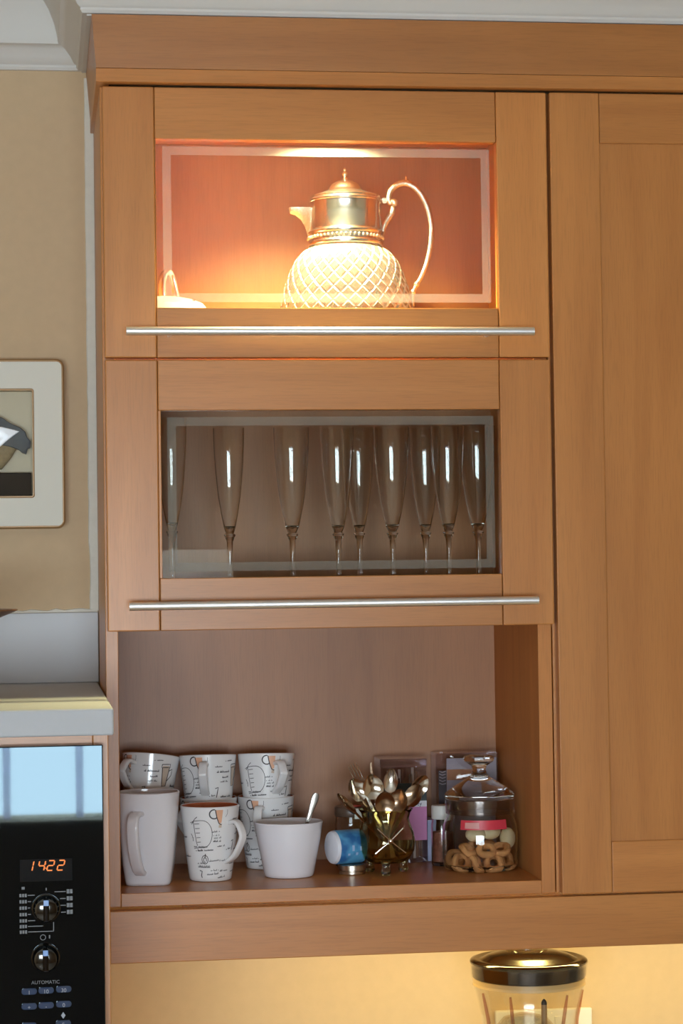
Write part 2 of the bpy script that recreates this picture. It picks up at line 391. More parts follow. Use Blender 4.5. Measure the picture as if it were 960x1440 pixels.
# cornice: a square lower strip under a face that leans out, mitred round the left end
cor = thing('cornice', 'beech cornice running along the tops of the cabinets', 'cornice', (0.5, 0.0, .7225))
XR = 1.205
low = [(0, .7225), (.0165, .7225), (.0175, .7232), (.0175, .7400), (.0168, .7408), (0, .7408)]
up = [(0, .7412), (.0172, .7412), (.0225, .8105), (0, .8105)]
pth = [(.0085, YW - .001), (.0085, -.0125), (XR, -.0125)]
# path walks from the wall forward, then to the side; outward is on its right-hand side
part('lower_strip', mitre_extrude(low, [(.0095, YW - .001), (.0095, -.0130), (XR, -.0130)]), wood_h, cor)
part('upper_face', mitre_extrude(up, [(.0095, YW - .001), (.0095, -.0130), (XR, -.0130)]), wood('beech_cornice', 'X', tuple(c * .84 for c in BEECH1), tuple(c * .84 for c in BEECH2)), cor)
top('pelmet', board(-.0017, XR, -.0205, -.0025, -.4330, -.3645, .0012), wood_h, 'beech light pelmet hanging below the cabinets', 'pelmet', (0.55, -.011, -.433))
# strip lamp behind the pelmet
st = thing('strip_light', 'slim under-cabinet strip light behind the pelmet', 'light', (.62, .10, -.3626))
part('housing', board(.10, 1.15, .085, .120, -.380, -.3630, .002), plain('lamp_white', (.8, .8, .8), .4), st)
part('diffuser', board(.12, 1.13, .092, .113, -.3835, -.380, .001), glow('strip_glow', (1, .72, .30), 3), st)
area('strip_lamp', (.66, .1025, -.385), 0.86, .02, 2.7, (1.0, .80, .28), (0, 0, 0))

# ------------------------------------------------------------------ tall appliance unit on the left
HF = -.345                        # front of the housing's panels
hou = thing('appliance_housing', 'beech housing built round the microwave', 'cabinet', (-.30, 0, ZF))
part('side_panel', board(-.0285, -.0105, HF, YW - .001, ZF, -.1115), wood_v, hou)
part('side_panel', board(-.6085, -.5905, HF, YW - .001, ZF, -.1115), wood_v, hou)
part('top_rail', board(-.5905, -.0285, HF + .001, HF + .10, -.1290, -.1115), wood_h, hou)
part('shelf', board(-.5905, -.0285, HF + .02, YW - .02, -.600, -.580), wood_h, hou)
part('lower_door', board(-.5905, -.0285, HF + .001, HF + .02, -1.70, -.585), wood_v, hou)
wt = top('worktop', bx(-.66, -.0052, -.3815, YW - .0005, -.1110, -.0800, bev=.0028, seg=3), stone_mat, 'white worktop slab above the microwave', 'worktop', (-.33, 0, -.111))
top('upstand', bx(-.66, -.0040, YW - .012, YW - .0003, -.0798, .0218, bev=.0012), tile_mat, 'white wall upstand standing at the back of the high worktop', 'upstand', (-.33, YW, -.0798))
# rim of a shallow turned wooden dish reaching in from the left
b = lathe([(0, -.0796), (.055, -.0796), (.057, -.070), (.030, -.062), (.022, -.030), (.030, -.014), (.070, .000), (.110, .014), (.150, .0300), (.1525, .0312), (.1518, .0325), (.148, .0325), (.105, .022), (.06, .010), (0, .004)], 64, c=(-.2680, -.1, 0))
top('footed_dish', b, wood('dark_turned_wood', 'X', (.20, .095, .045), (.12, .05, .025), .35), 'dark wooden footed dish whose pointed rim shows over the white worktop', 'dish', (-.268, -.1, -.0796))

# microwave
MF = -.3655                       # its glass front
mwv = thing('microwave', 'built-in black microwave with a lit orange clock', 'microwave', (-.30, -.1, -.580))
part('body', board(-.585, -.034, HF + .002, .20, -.5795, -.131), black_soft, mwv)
part('front_glass', bx(-.586, -.0176, MF, HF - .0008, -.5795, -.1226, bev=.0012), black_gloss, mwv)
def plate(b, x0, x1, z0, z1, t=.0004): return box(b, x0, x1, MF - t, MF + .0002, z0, z1)
disp = part('display', plate(BM(), -.1138, -.0541, -.2778, -.2524), plain('display_smoke', (.010, .012, .014), .04, spec=.3), mwv)
def segdigit(b, ch, x, z, w, h, t):
    S = {'1': 'bc', '4': 'fgbc', '2': 'abged'}[ch]; sl = .22
    def bar(p, q, vert):
        (xa, za), (xb, zb) = p, q; ring = []
        for px, pz, s in ((xa, za, -1), (xb, zb, 1)):
            pass
        y0, y1 = MF - .0009, MF - .0005
        if vert: pts = [(xa - t / 2, za + t * .35), (xa + t / 2, za + t * .35), (xb + t / 2, zb - t * .35), (xb - t / 2, zb - t * .35)]
        else: pts = [(xa + t * .35, za - t / 2), (xb - t * .35, zb - t / 2), (xb - t * .35, zb + t / 2), (xa + t * .35, za + t / 2)]
        sh = [(px + (pz) * sl, pz) for px, pz in pts]
        loft([[(x + px, y0, z + pz) for px, pz in sh], [(x + px, y1, z + pz) for px, pz in sh]], b)
    G = {'a': ((0, h), (w, h), 0), 'g': ((0, h / 2), (w, h / 2), 0), 'd': ((0, 0), (w, 0), 0), 'f': ((0, h / 2), (0, h), 1), 'b': ((w, h / 2), (w, h), 1), 'e': ((0, 0), (0, h / 2), 1), 'c': ((w, 0), (w, h / 2), 1)}
    for s in S: bar(*G[s])
seg_mat = glow('clock_orange', (1.0, .24, .02), .28)
for ch, x in (('1', -.1068), ('4', -.0935), ('2', -.0832), ('2', -.0715)):
    b = BM(); segdigit(b, ch, x, -.2655, .0068, .0112, .0014)
    part('digit', b, seg_mat, disp)
b = BM()
for z in (-.2628, -.2578): loft([[(-.0843 + dx, y, z + dz) for dx, dz in ((-.0006, -.0006), (.0006, -.0006), (.0006, .0006), (-.0006, .0006))] for y in (MF - .0009, MF - .0005)], b)
part('colon', b, seg_mat, disp)
legend = plain('grey_legend_print', (.13, .135, .14), .5)
lit = plain('white_legend_print', (.30, .33, .38), .5)
knob_mat = plain('dark_chrome', (.10, .10, .095), .12, 1.0)
for kx, kz in ((-.0843, -.3085), (-.0855, -.3652)):
    b = lathe([(0, 0), (.0165, 0), (.0165, .002), (.0150, .0035), (.0138, .012), (.0128, .0155), (.0110, .0165), (0, .0165)], 40, axis='Y')
    for v in b.verts: v.co = Vector((kx + v.co.x, MF - v.co.y, kz + v.co.z))
    kn = part('knob', b, knob_mat, mwv)
    part('grip', bx(kx - .0034, kx + .0034, MF - .0265, MF - .0160, kz - .0132, kz + .0132, bev=.0022, seg=3), plain('black_chrome', (.05, .05, .055), .08, 1.0), kn)
    part('pointer', bx(kx - .0030, kx + .0030, MF - .0274, MF - .0262, kz + .0060, kz + .0125, bev=.0004), plain('pale_blue_pointer', (.16, .30, .62), .3), kn)
b = BM()
for i, z in enumerate((-.2934, -.3005, -.3078, -.3152, -.3224, -.3289, -.3352)):
    for k in range(3): plate(b, -.1146 + k * .0030, -.1123 + k * .0030, z - .0019, z + .0019)
    x1 = (-.0972, -.1015, -.1025, -.1018, -.0970, -.0880, -.0760)[i]
    plate(b, -.1052, x1, z - .0005, z + .0005)
plate(b, -.0765, -.0755, -.3352, -.3250)
for i, z in enumerate((-.2902, -.2982, -.3060, -.3138)):
    for k in range(2): plate(b, -.0607 + k * .0036, -.0576 + k * .0036, z - .0024, z + .0024)
    plate(b, (-.0745, -.0685, -.0680, -.0672)[i], -.0618, z - .0005, z + .0005)
plate(b, -.1120, -.1085, -.2866, -.2835); plate(b, -.0846, -.0834, -.2885, -.2855)
plate(b, -.0815, -.0800, -.3435, -.3395)
lathe([(.0026, 0), (.0034, 0), (.0034, .0004), (.0026, .0004)], 20, b, (-.0882, MF - .0004, -.3420), True, axis='Y')
part('dial_legend', b, legend, mwv)
def text_mesh(body, size, ext=.0002, shear=0.0):
    c = bpy.data.curves.new('lettering', 'FONT'); c.body = body; c.size = size; c.extrude = ext; c.align_x = 'CENTER'; c.align_y = 'CENTER'; c.shear = shear
    o = bpy.data.objects.new('lettering', c); COL.objects.link(o)
    bpy.context.view_layer.update()
    me = bpy.data.meshes.new_from_object(o.evaluated_get(bpy.context.evaluated_depsgraph_get()))
    bpy.data.objects.remove(o); bpy.data.curves.remove(c)
    b = BM(); b.from_mesh(me); bpy.data.meshes.remove(me)
    for v in b.verts: v.co = Vector((v.co.x, -v.co.z, v.co.y))
    return b
def lettering(body, size, loc, mat, root, rotz=0.0, name='lettering', ext=.0002):
    b = text_mesh(body, size, ext)
    for v in b.verts: v.co = Matrix.Rotation(rotz, 3, 'Z') @ v.co + Vector(loc)
    return part(name, b, mat, root, smooth=False)
lettering('AUTOMATIC', .0056, (-.0858, MF - .0002, -.3935), legend, mwv)
btn = plain('button_blue_black', (.035, .06, .12), .08, coat=1.0)
def pill(x, z):
    b = BM(); o = rrect(.0178, .0074, .0036, 5)
    loft([[(x + px, MF + .0002, z + pz) for px, pz in o], [(x + px, MF - .0022, z + pz) for px, pz in o], [(x + px * .93, MF - .0030, z + pz * .8) for px, pz in o]], b)
    return b
for x, z, s in ((-.1045, -.4030, '1'), (-.0853, -.4025, '10'), (-.0652, -.4018, '30'), (-.1047, -.4200, '+'), (-.0854, -.4195, '-'), (-.0653, -.4188, '0'), (-.1049, -.4420, 'C'), (-.0660, -.4410, 'S')):
    k = part('button', pill(x, z), btn, mwv)
    lettering(s, .0062, (x, MF - .0031, z - .0012), lit, k)
b = BM(); loft([[(-.0660 + dx, y, -.4320 + dz) for dx, dz in ((-.0026, 0), (0, -.0038), (.0026, 0), (0, .0038))] for y in (MF - .0004, MF + .0002)], b)
part('start_symbol', b, lit, mwv)

# ------------------------------------------------------------------ framed bird on the wall
FX1, FZ0, FZ1 = -.0500, .1437, .3880; FX0 = -.306
FY = .285
pic = thing('picture_frame', 'deep cream picture frame with thin gilt edges round a carved bird', 'picture frame', (-.178, YW, FZ0))
def ring_frame(x0, x1, z0, z1, r0, a0, a1, c0, c1, r1, y0, y1, bev=.0):
    """a rounded rectangular ring: outer box x0..x1, z0..z1, inner a0..a1, c0..c1, between depths y0 and y1"""
    o = [((x0 + x1) / 2 + p, (z0 + z1) / 2 + q) for p, q in rrect(x1 - x0, z1 - z0, r0)]
    i = [((a0 + a1) / 2 + p, (c0 + c1) / 2 + q) for p, q in rrect(a1 - a0, c1 - c0, r1)]
    R = [[(p, y1, q) for p, q in o], [(p, y0 + bev, q) for p, q in o]]
    if bev: R.append([((x0 + x1) / 2 + (p - (x0 + x1) / 2) * (1 - 2 * bev / (x1 - x0)), y0, (z0 + z1) / 2 + (q - (z0 + z1) / 2) * (1 - 2 * bev / (z1 - z0))) for p, q in o])
    R += [[(p, y0, q) for p, q in i], [(p, y1, q) for p, q in i]]
    b = loft(R + [R[0]], cap0=False, cap1=False); bmesh.ops.remove_doubles(b, verts=b.verts, dist=1e-6); return b
gilt = plain('gilt_edge', (.36, .21, .085), .4, .15)
ix0, ix1, iz0, iz1 = -.262, -.0940, .1884, .3450
part('outer_edge', ring_frame(FX0, FX1, FZ0, FZ1, .011, FX0 + .0038, FX1 - .0038, FZ0 + .0038, FZ1 - .0038, .007, FY, YW - .0005, .002), gilt, pic, 'thin brown-gold outer edge')
part('mount', ring_frame(FX0 + .0034, FX1 - .0034, FZ0 + .0034, FZ1 - .0034, .007, ix0, ix1, iz0, iz1, .004, FY + .0015, YW - .004), plain('cream_mount', (.73, .72, .63), .6), pic)
part('inner_edge', ring_frame(ix0 - .0006, ix1 + .0006, iz0 - .0006, iz1 + .0006, .004, ix0 + .0021, ix1 - .0021, iz0 + .0021, iz1 - .0021, .002, FY + .0004, YW - .006, .001), gilt, pic, 'thin gold inner edge')
part('backing', bx(ix0 + .002, ix1 - .002, YW - .008, YW - .005, iz0 + .002, iz1 - .002), plain('backing_beige', (.74, .64, .50), .7), pic)
part('plinth', bx(ix0 + .003, ix1 - .0040, FY + .006, YW - .0085, iz0 + .0032, iz0 + .036, bev=.0015), plain('dark_plinth', (.025, .022, .022), .8, spec=.2), pic, 'dark block under the bird')
# the bird: plump tan body, slate wing and tail at the right
by = .3005
body = []
ctrl = [(-.228, .262, .006), (-.222, .272, .013), (-.208, .278, .018), (-.196, .270, .017), (-.178, .262, .026), (-.158, .257, .031), (-.140, .258, .028), (-.128, .266, .0215), (-.118, .274, .014), (-.110, .278, .007)]
for i, (x, z, r) in enumerate(ctrl):
    body.append([(x, by + .35 * r * math.cos(a) * .9, z + r * math.sin(a)) for a in [2 * PI * k / 20 for k in range(20)]])
bird = part('bird_body', loft(body), plain('tan_plumage', (.36, .27, .16), .7, noise=.4, nscale=160), pic, 'tan speckled bird body', angle=80)
def feather_blade(pts, y0, y1, mat, name, label, root=bird):
    b = BM(); c = Vector((sum(p[0] for p in pts) / len(pts), 0, sum(p[1] for p in pts) / len(pts)))
    R = [[(p[0], y1, p[1]) for p in pts], [(p[0], y0 + .001, p[1]) for p in pts], [(c.x + (p[0] - c.x) * .94, y0, c.z + (p[1] - c.z) * .94) for p in pts]]
    loft(R, b); return part(name, b, mat, root, label)
slate = plain('slate_feathers', (.085, .095, .115), .55, noise=.35, nscale=120)
feather_blade([(-.190, .296), (-.165, .305), (-.148, .3075), (-.138, .3035), (-.130, .2975), (-.1225, .2935), (-.113, .2895), (-.106, .2835), (-.1035, .2755), (-.0985, .2695), (-.0995, .2600), (-.1030, .2590), (-.1050, .2510), (-.1110, .2530), (-.1150, .2570), (-.128, .2620), (-.150, .2660), (-.178, .2700)], .2895, .300, slate, 'wing', 'slate grey wing and tail')
feather_blade([(-.186, .2810), (-.160, .2890), (-.140, .2905), (-.122, .2860), (-.1145, .2838), (-.124, .2770), (-.135, .2680), (-.142, .2620), (-.165, .2640)], .2865, .2896, plain('bluish_white', (.88, .93, .98), .25), 'white_patch', 'white patch over the wing')  # bluish-white patch laid over the slate wing
part('shadow_box_glass', bx(ix0 + .002, ix1 - .002, FY + .0022, FY + .0036, iz0 + .002, iz1 - .002), pane_mat, pic)

# ------------------------------------------------------------------ things behind the upper glass door
US = .369                          # top of the upper shelf
jg = thing('claret_jug', 'cut-crystal claret jug with a silver lid and scrolled silver handle', 'jug', (.3405, .12, US))
jx, jy = .3405, .12
def prof_r(z):
    P = [(.369, .084), (.372, .0915), (.400, .0945), (.440, .0925), (.470, .0855), (.495, .0765), (.510, .0690), (.520, .0605), (.527, .0520), (.531, .0505)]
    for (z0, r0), (z1, r1) in zip(P, P[1:]):
        if z <= z1: return r0 + (r1 - r0) * (z - z0) / (z1 - z0)
    return P[-1][1]
b = BM(); NA, NR = 28, 15; Z0c, Z1c = .375, .524
rings = []
for j in range(NR + 1):
    t = j / NR; z = Z0c + (Z1c - Z0c) * (t - .12 * math.sin(2 * PI * t) / PI * .0); r = prof_r(z)
    rings.append([b.verts.new((jx + r * math.cos(2 * PI * (i + .5 * (j % 2)) / NA), jy + r * math.sin(2 * PI * (i + .5 * (j % 2)) / NA), z)) for i in range(NA)])
for j in range(NR - 1):
    for i in range(NA):
        bot = rings[j][i]; tp = rings[j + 2][i]
        if j % 2 == 0: l, r_ = rings[j + 1][(i - 1) % NA], rings[j + 1][i]
        else: l, r_ = rings[j + 1][i], rings[j + 1][(i + 1) % NA]
        cpt = (bot.co + tp.co + l.co + r_.co) / 4; d = Vector((cpt.x - jx, cpt.y - jy, 0)).normalized()
        ring4 = [bot, r_, tp, l]
        inn = [b.verts.new(v.co.lerp(cpt, .30) + d * .0022) for v in ring4]
        b.faces.new(inn)
        for k in range(4): b.faces.new((ring4[k], ring4[(k + 1) % 4], inn[(k + 1) % 4], inn[k])).material_index = 1
def close_row(edge, other, flip):
    for i in range(NA):
        a = edge[i]; n = edge[(i + 1) % NA]
        m = other[i] if not flip else other[(i + 1) % NA]
        b.faces.new((a, n, m))
close_row(rings[0], rings[1], False)
close_row(rings[NR], rings[NR - 1], NR % 2 == 1)
def add_ring(r, z): return [b.verts.new((jx + r * math.cos(2 * PI * (i + off) / NA), jy + r * math.sin(2 * PI * (i + off) / NA), z)) for i in range(NA)]
def bridge(A, B):
    for i in range(NA): b.faces.new((A[i], A[(i + 1) % NA], B[(i + 1) % NA], B[i]))
off = .5 * (NR % 2)
prev = rings[NR]
for r, z in ((.0515, .528), (.0495, .5315), (.0435, .5315), (.0445, .524), (.0600, .510), (.0790, .470), (.0865, .42), (.0855, .384), (.050, .379)):
    n_ = add_ring(r, z); bridge(prev, n_); prev = n_
cv = b.verts.new((jx, jy, .378)); [b.faces.new((prev[i], prev[(i + 1) % NA], cv)) for i in range(NA)]
off = 0.0; prev = rings[0]
for r, z in ((.086, .3705), (.078, .3692), (.045, .371)):
    n_ = add_ring(r, z); bridge(prev, n_); prev = n_
cv = b.verts.new((jx, jy, .3712)); [b.faces.new((prev[i], prev[(i + 1) % NA], cv)) for i in range(NA)]
part('crystal_body', b, [crystal, solid_glass('ground_cut', (1, .98, .94), 1.5, .15, .28)], jg, 'diamond-cut crystal body', angle=12)
# silver neck collar, beaded band, hinged lid and finial
part('collar', lathe([(.0535, .5285), (.0545, .530), (.0545, .5325), (.0528, .5345), (.0522, .5360), (.0518, .5440), (.0532, .5460), (.0532, .5480), (.0516, .5495), (.0505, .552), (.0500, .585), (.0508, .5875), (.0508, .590), (.0490, .590), (.0488, .540), (.0500, .5285)], 56, c=(jx, jy, 0), closed=True), silver, jg)
b = BM()
for k in range(52):
    a = 2 * PI * k / 52; bmesh.ops.create_icosphere(b, subdivisions=1, radius=.0026, matrix=Matrix.Translation((jx + .0522 * math.cos(a), jy + .0522 * math.sin(a), .5400)))
part('beaded_band', b, silver_relief, jg, kind='stuff')
lid = part('lid', lathe([(0, .5895), (.0500, .5895), (.0520, .5905), (.0525, .5925), (.0505, .5945), (.0490, .596), (.0495, .5975), (.0480, .599), (.0400, .6015), (.0330, .6040), (.0255, .6075), (.0235, .6105), (.0200, .6155), (.0140, .6195), (.0075, .6215), (.0050, .6230), (0, .6235)], 56, c=(jx, jy, 0)), silver, jg)
part('finial', lathe([(0, .6225), (.0050, .6225), (.0040, .6245), (.0024, .6265), (.0038, .6285), (.0046, .6305), (.0030, .6330), (.0016, .6350), (.0024, .6365), (.0016, .6385), (0, .6398)], 20, c=(jx, jy, 0)), silver, lid)
part('hinge', lathe([(0, -.007), (.0042, -.007), (.0042, .007), (0, .007)], 16, c=(jx + .0545, jy, .5930), axis='Y'), silver_relief, lid)
# pouring lip at the left
b = BM(); R = []
for x, z0, z1, w in ((.2935, .5330, .5800, .013), (.2905, .5360, .5815, .0125), (.2870, .5450, .5822, .011), (.2830, .5570, .5825, .0095), (.2780, .5660, .5828, .008), (.2700, .5725, .5830, .0062), (.2640, .5740, .5835, .0048), (.2615, .5765, .5830, .0030)):
    R.append([(x, jy - w, z1), (x, jy - w * .75, (z0 + z1) / 2), (x, jy, z0), (x, jy + w * .75, (z0 + z1) / 2), (x, jy + w, z1), (x, jy + w * .8, z1 - .002), (x, jy, z0 + .012 * (z1 - z0) / .05 + .001), (x, jy - w * .8, z1 - .002)])
loft(R, b); part('spout', b, silver_relief, jg, angle=60)
# scrolled handle: a C that curls in at the top and runs down to the glass
hp = smooth_path([(.3920, jy, .5450), (.3945, jy, .5560), (.4010, jy, .5695), (.4065, jy, .5765), (.4080, jy, .5830), (.4050, jy, .5850)], 6)
b = tube(hp, [.0032 + .0012 * math.sin(PI * i / (len(hp) - 1)) for i in range(len(hp))], 10)
sp = smooth_path([(.4095, jy, .5870), (.4120, jy, .5910), (.4085, jy, .5935), (.4040, jy, .5905), (.4020, jy, .5970), (.4050, jy, .6080), (.4150, jy, .6165), (.4270, jy, .6185), (.4400, jy, .6120), (.4510, jy, .5980), (.4585, jy, .5790), (.4620, jy, .5550), (.4600, jy, .5300), (.4550, jy, .5080), (.4480, jy, .4900), (.4400, jy, .4760), (.4345, jy, .4650), (.4335, jy, .4560), (.4340, jy, .4450)], 5)
n = len(sp); tube(sp, [.0030 + .0018 * math.sin(PI * min(1, i / (n * .8))) for i in range(n)], 10, b)
for (x, z, r) in ((.4105, .5905, .0052), (.4290, .6195, .0050), (.4615, .5420, .0050), (.4600, .5290, .0046), (.4400, .4765, .0048), (.4350, .4660, .0044), (.4025, .5700, .0045)):
    bmesh.ops.create_icosphere(b, subdivisions=2, radius=r, matrix=Matrix.Translation((x, jy, z)) @ Matrix.Diagonal((1, .9, 1, 1)))
tube([(.4285, jy, .6200), (.4275, jy, .6245), (.4268, jy, .6285)], [.0028, .0018, .0006], 8, b)
for k in range(12):   # leaf ribs along the top of the scroll
    p = sp[22 + k]; bmesh.ops.create_icosphere(b, subdivisions=1, radius=.0034, matrix=Matrix.Translation(p))
part('handle', b, silver_relief, jg, 'scrolled silver handle with leaf knuckles', angle=50)

# domed silver dish at the left with a loop handle on its lid
sx, sy = .0850, .105
sd = thing('silver_dish', 'silver dish with a pale domed lid and silver loop handle, low in the lit cabinet', 'dish', (sx, sy, US))
part('base', lathe([(0, .3695), (.046, .3695), (.050, .376), (.053, .405), (.060, .420), (.066, .4265), (.062, .4265), (.056, .418), (.048, .38), (0, .376)], 48, c=(sx, sy, 0)), silver, sd)
ld = part('lid', lathe([(0, .4265), (.068, .4268), (.0685, .4290), (.064, .4330), (.054, .4455), (.042, .4505), (.028, .4535), (.012, .4550), (0, .4553)], 48, c=(sx, sy, 0)), plain('white_enamel', (.30, .30, .31), .4), sd)
lp = smooth_path([(sx - .0015, sy - .008, 0.4505), (sx - .003, sy - .009, 0.4685), (sx, sy - .006, 0.4845), (sx + .006, sy, 0.4910), (sx + .011, sy + .004, 0.4845), (sx + .0150, sy + .006, 0.4685), (sx + .0185, sy + .007, 0.4490)], 6)
part('loop_handle', tube(lp, .0042, 10, flat=1.4), silver, ld)
part('ring', tube([(sx + .028 + .013 * math.cos(a), sy - .03 + .008 * math.sin(a), 0.4450 + .004 * math.cos(a - .4) ** 2) for a in [2 * PI * k / 24 for k in range(25)]], .0013, 8), silver, ld)

# ------------------------------------------------------------------ champagne flutes behind the lower glass door
MS = .020
def flute_parts(root, s, h):
    H = h; bw = .108 * H / .257     # height where the bowl begins
    part('foot', lathe([(0, .0002), (.0290, .0002), (.0305, .0010), (.0295, .0022), (.018, .0040), (.0085, .0065), (.0050, .0105), (0, .0108)], 40), flute_mat, root)
    part('stem', lathe([(0, .0108), (.0050, .0108), (.0040, .020), (.0034, .045), (.0034, .080), (.0042, .098), (.0070, bw - .0022), (.0082, bw), (.0066, bw + .0022), (0, bw + .0022)], 24), flute_mat, root)
    P = [(.010, .0086), (.030, .0130), (.055, .0172), (.075, .0193), (.095, .0211), (.115, .0224), (.132, .0231), (H - bw, .0234)]
    o = [(.0052, bw + .0022)] + [(r, bw + z) for z, r in P]
    i = [(r - .0011, bw + z) for z, r in P[:0:-1]] + [(.0074, bw + .0125), (0, bw + .0085)]
    o = [(r * s if k else r, z) for k, (r, z) in enumerate(o)]; i = [(r * s, z) for r, z in i]
    part('bowl', lathe([(0, bw + .0022)] + o + i, 48), flute_mat, root)
FLG = 'champagne flutes behind the lower glass door'
fl = [(.0905, .065, .90, .2660, 'champagne flute pressed against the left frame edge behind the lower glass'),
      (.1715, .100, .92, .2545, 'champagne flute standing alone, second from the left behind the lower glass'),
      (.2580, .100, 1.06, .2545, 'wide champagne flute third from the left behind the lower glass'),
      (.3210, .095, 1.00, .2540, 'champagne flute fourth from the left, front of the middle pair behind glass'),
      (.3640, .190, .96, .2590, 'champagne flute fifth from the left, rear one of the middle pair'),
      (.3975, .100, 1.06, .2550, 'champagne flute sixth from the left, above the white reflected strip'),
      (.4560, .170, .95, .2580, 'champagne flute seventh from the left, behind two wider ones'),
      (.4755, .095, 1.00, .2555, 'champagne flute eighth from the left, second from the right frame'),
      (.5240, .130, 1.10, .2575, 'champagne flute nearest the right frame edge behind the lower glass')]
proto = {}
for x, y, s, h, lab in fl:
    t = thing('champagne_flute', lab, 'glass', (x, y, MS), group=FLG, local=True)
    flute_parts(t, s, h)

# ------------------------------------------------------------------ mugs in the open shelf
SH = -.3446
MH, MR0, MR1 = .1015, .0285, .0408
def mug_r(h): return MR0 + (MR1 - MR0) * (h / MH) ** .92
def surf(th, h, o=.00025):
    r = mug_r(h) + o; return (r * math.sin(th), -r * math.cos(th), h)
def ribbon(b, pts, w=.0011, mi=0):
    """an inked line on the mug wall; pts are (arc metres at mid height, height)"""
    R = .0365; fine = []
    for (s0, h0), (s1, h1) in zip(pts, pts[1:]):
        n = max(1, int(math.hypot(s1 - s0, h1 - h0) / .0035))
        fine += [(s0 + (s1 - s0) * k / n, h0 + (h1 - h0) * k / n) for k in range(n)]
    fine.append(pts[-1]); prev = None
    for i, (s, h) in enumerate(fine):
        a = fine[max(i - 1, 0)]; c = fine[min(i + 1, len(fine) - 1)]
        dx, dz = c[0] - a[0], c[1] - a[1]; L = math.hypot(dx, dz) or 1; nx, nz = -dz / L * w / 2, dx / L * w / 2
        cur = (b.verts.new(surf((s + nx) / R, h + nz)), b.verts.new(surf((s - nx) / R, h - nz)))
        if prev: b.faces.new((prev[0], cur[0], cur[1], prev[1])).material_index = mi
        prev = cur
def patch(b, quad, mi, n=5, o=.00018):
    R = .0365; g = []
    (a, c, d, e) = quad
    for i in range(n + 1):
        u = i / n; row = []
        for j in range(n + 1):
            v = j / n
            s = (a[0] * (1 - u) + c[0] * u) * (1 - v) + (e[0] * (1 - u) + d[0] * u) * v
            h = (a[1] * (1 - u) + c[1] * u) * (1 - v) + (e[1] * (1 - u) + d[1] * u) * v
            row.append(b.verts.new(surf(s / R, h, o)))
        g.append(row)
    for i in range(n):
        for j in range(n): b.faces.new((g[i][j], g[i + 1][j], g[i + 1][j + 1], g[i][j + 1])).material_index = mi
def scribble(b, s, h, length, slope=0.0, amp=.0014, w=.0007, seed=1):
    """a word or two of joined handwriting: humps, tall strokes and gaps"""
    q = random.Random(seed); x = 0; pts = []
    while x < length:
        tall = q.random() < .22; up = amp * (2.1 if tall else q.uniform(.7, 1.15)); st = q.uniform(.0005, .0009)
        y = h + slope * x
        pts += [(s + x, y - amp * .7), (s + x + st * .7, y - amp * .7 + up), (s + x + st * 1.5, y - amp * .6)]
        x += st * 2.1
        if q.random() < .16:
            ribbon(b, pts, w); pts = []; x += .0016
    if len(pts) > 1: ribbon(b, pts, w)
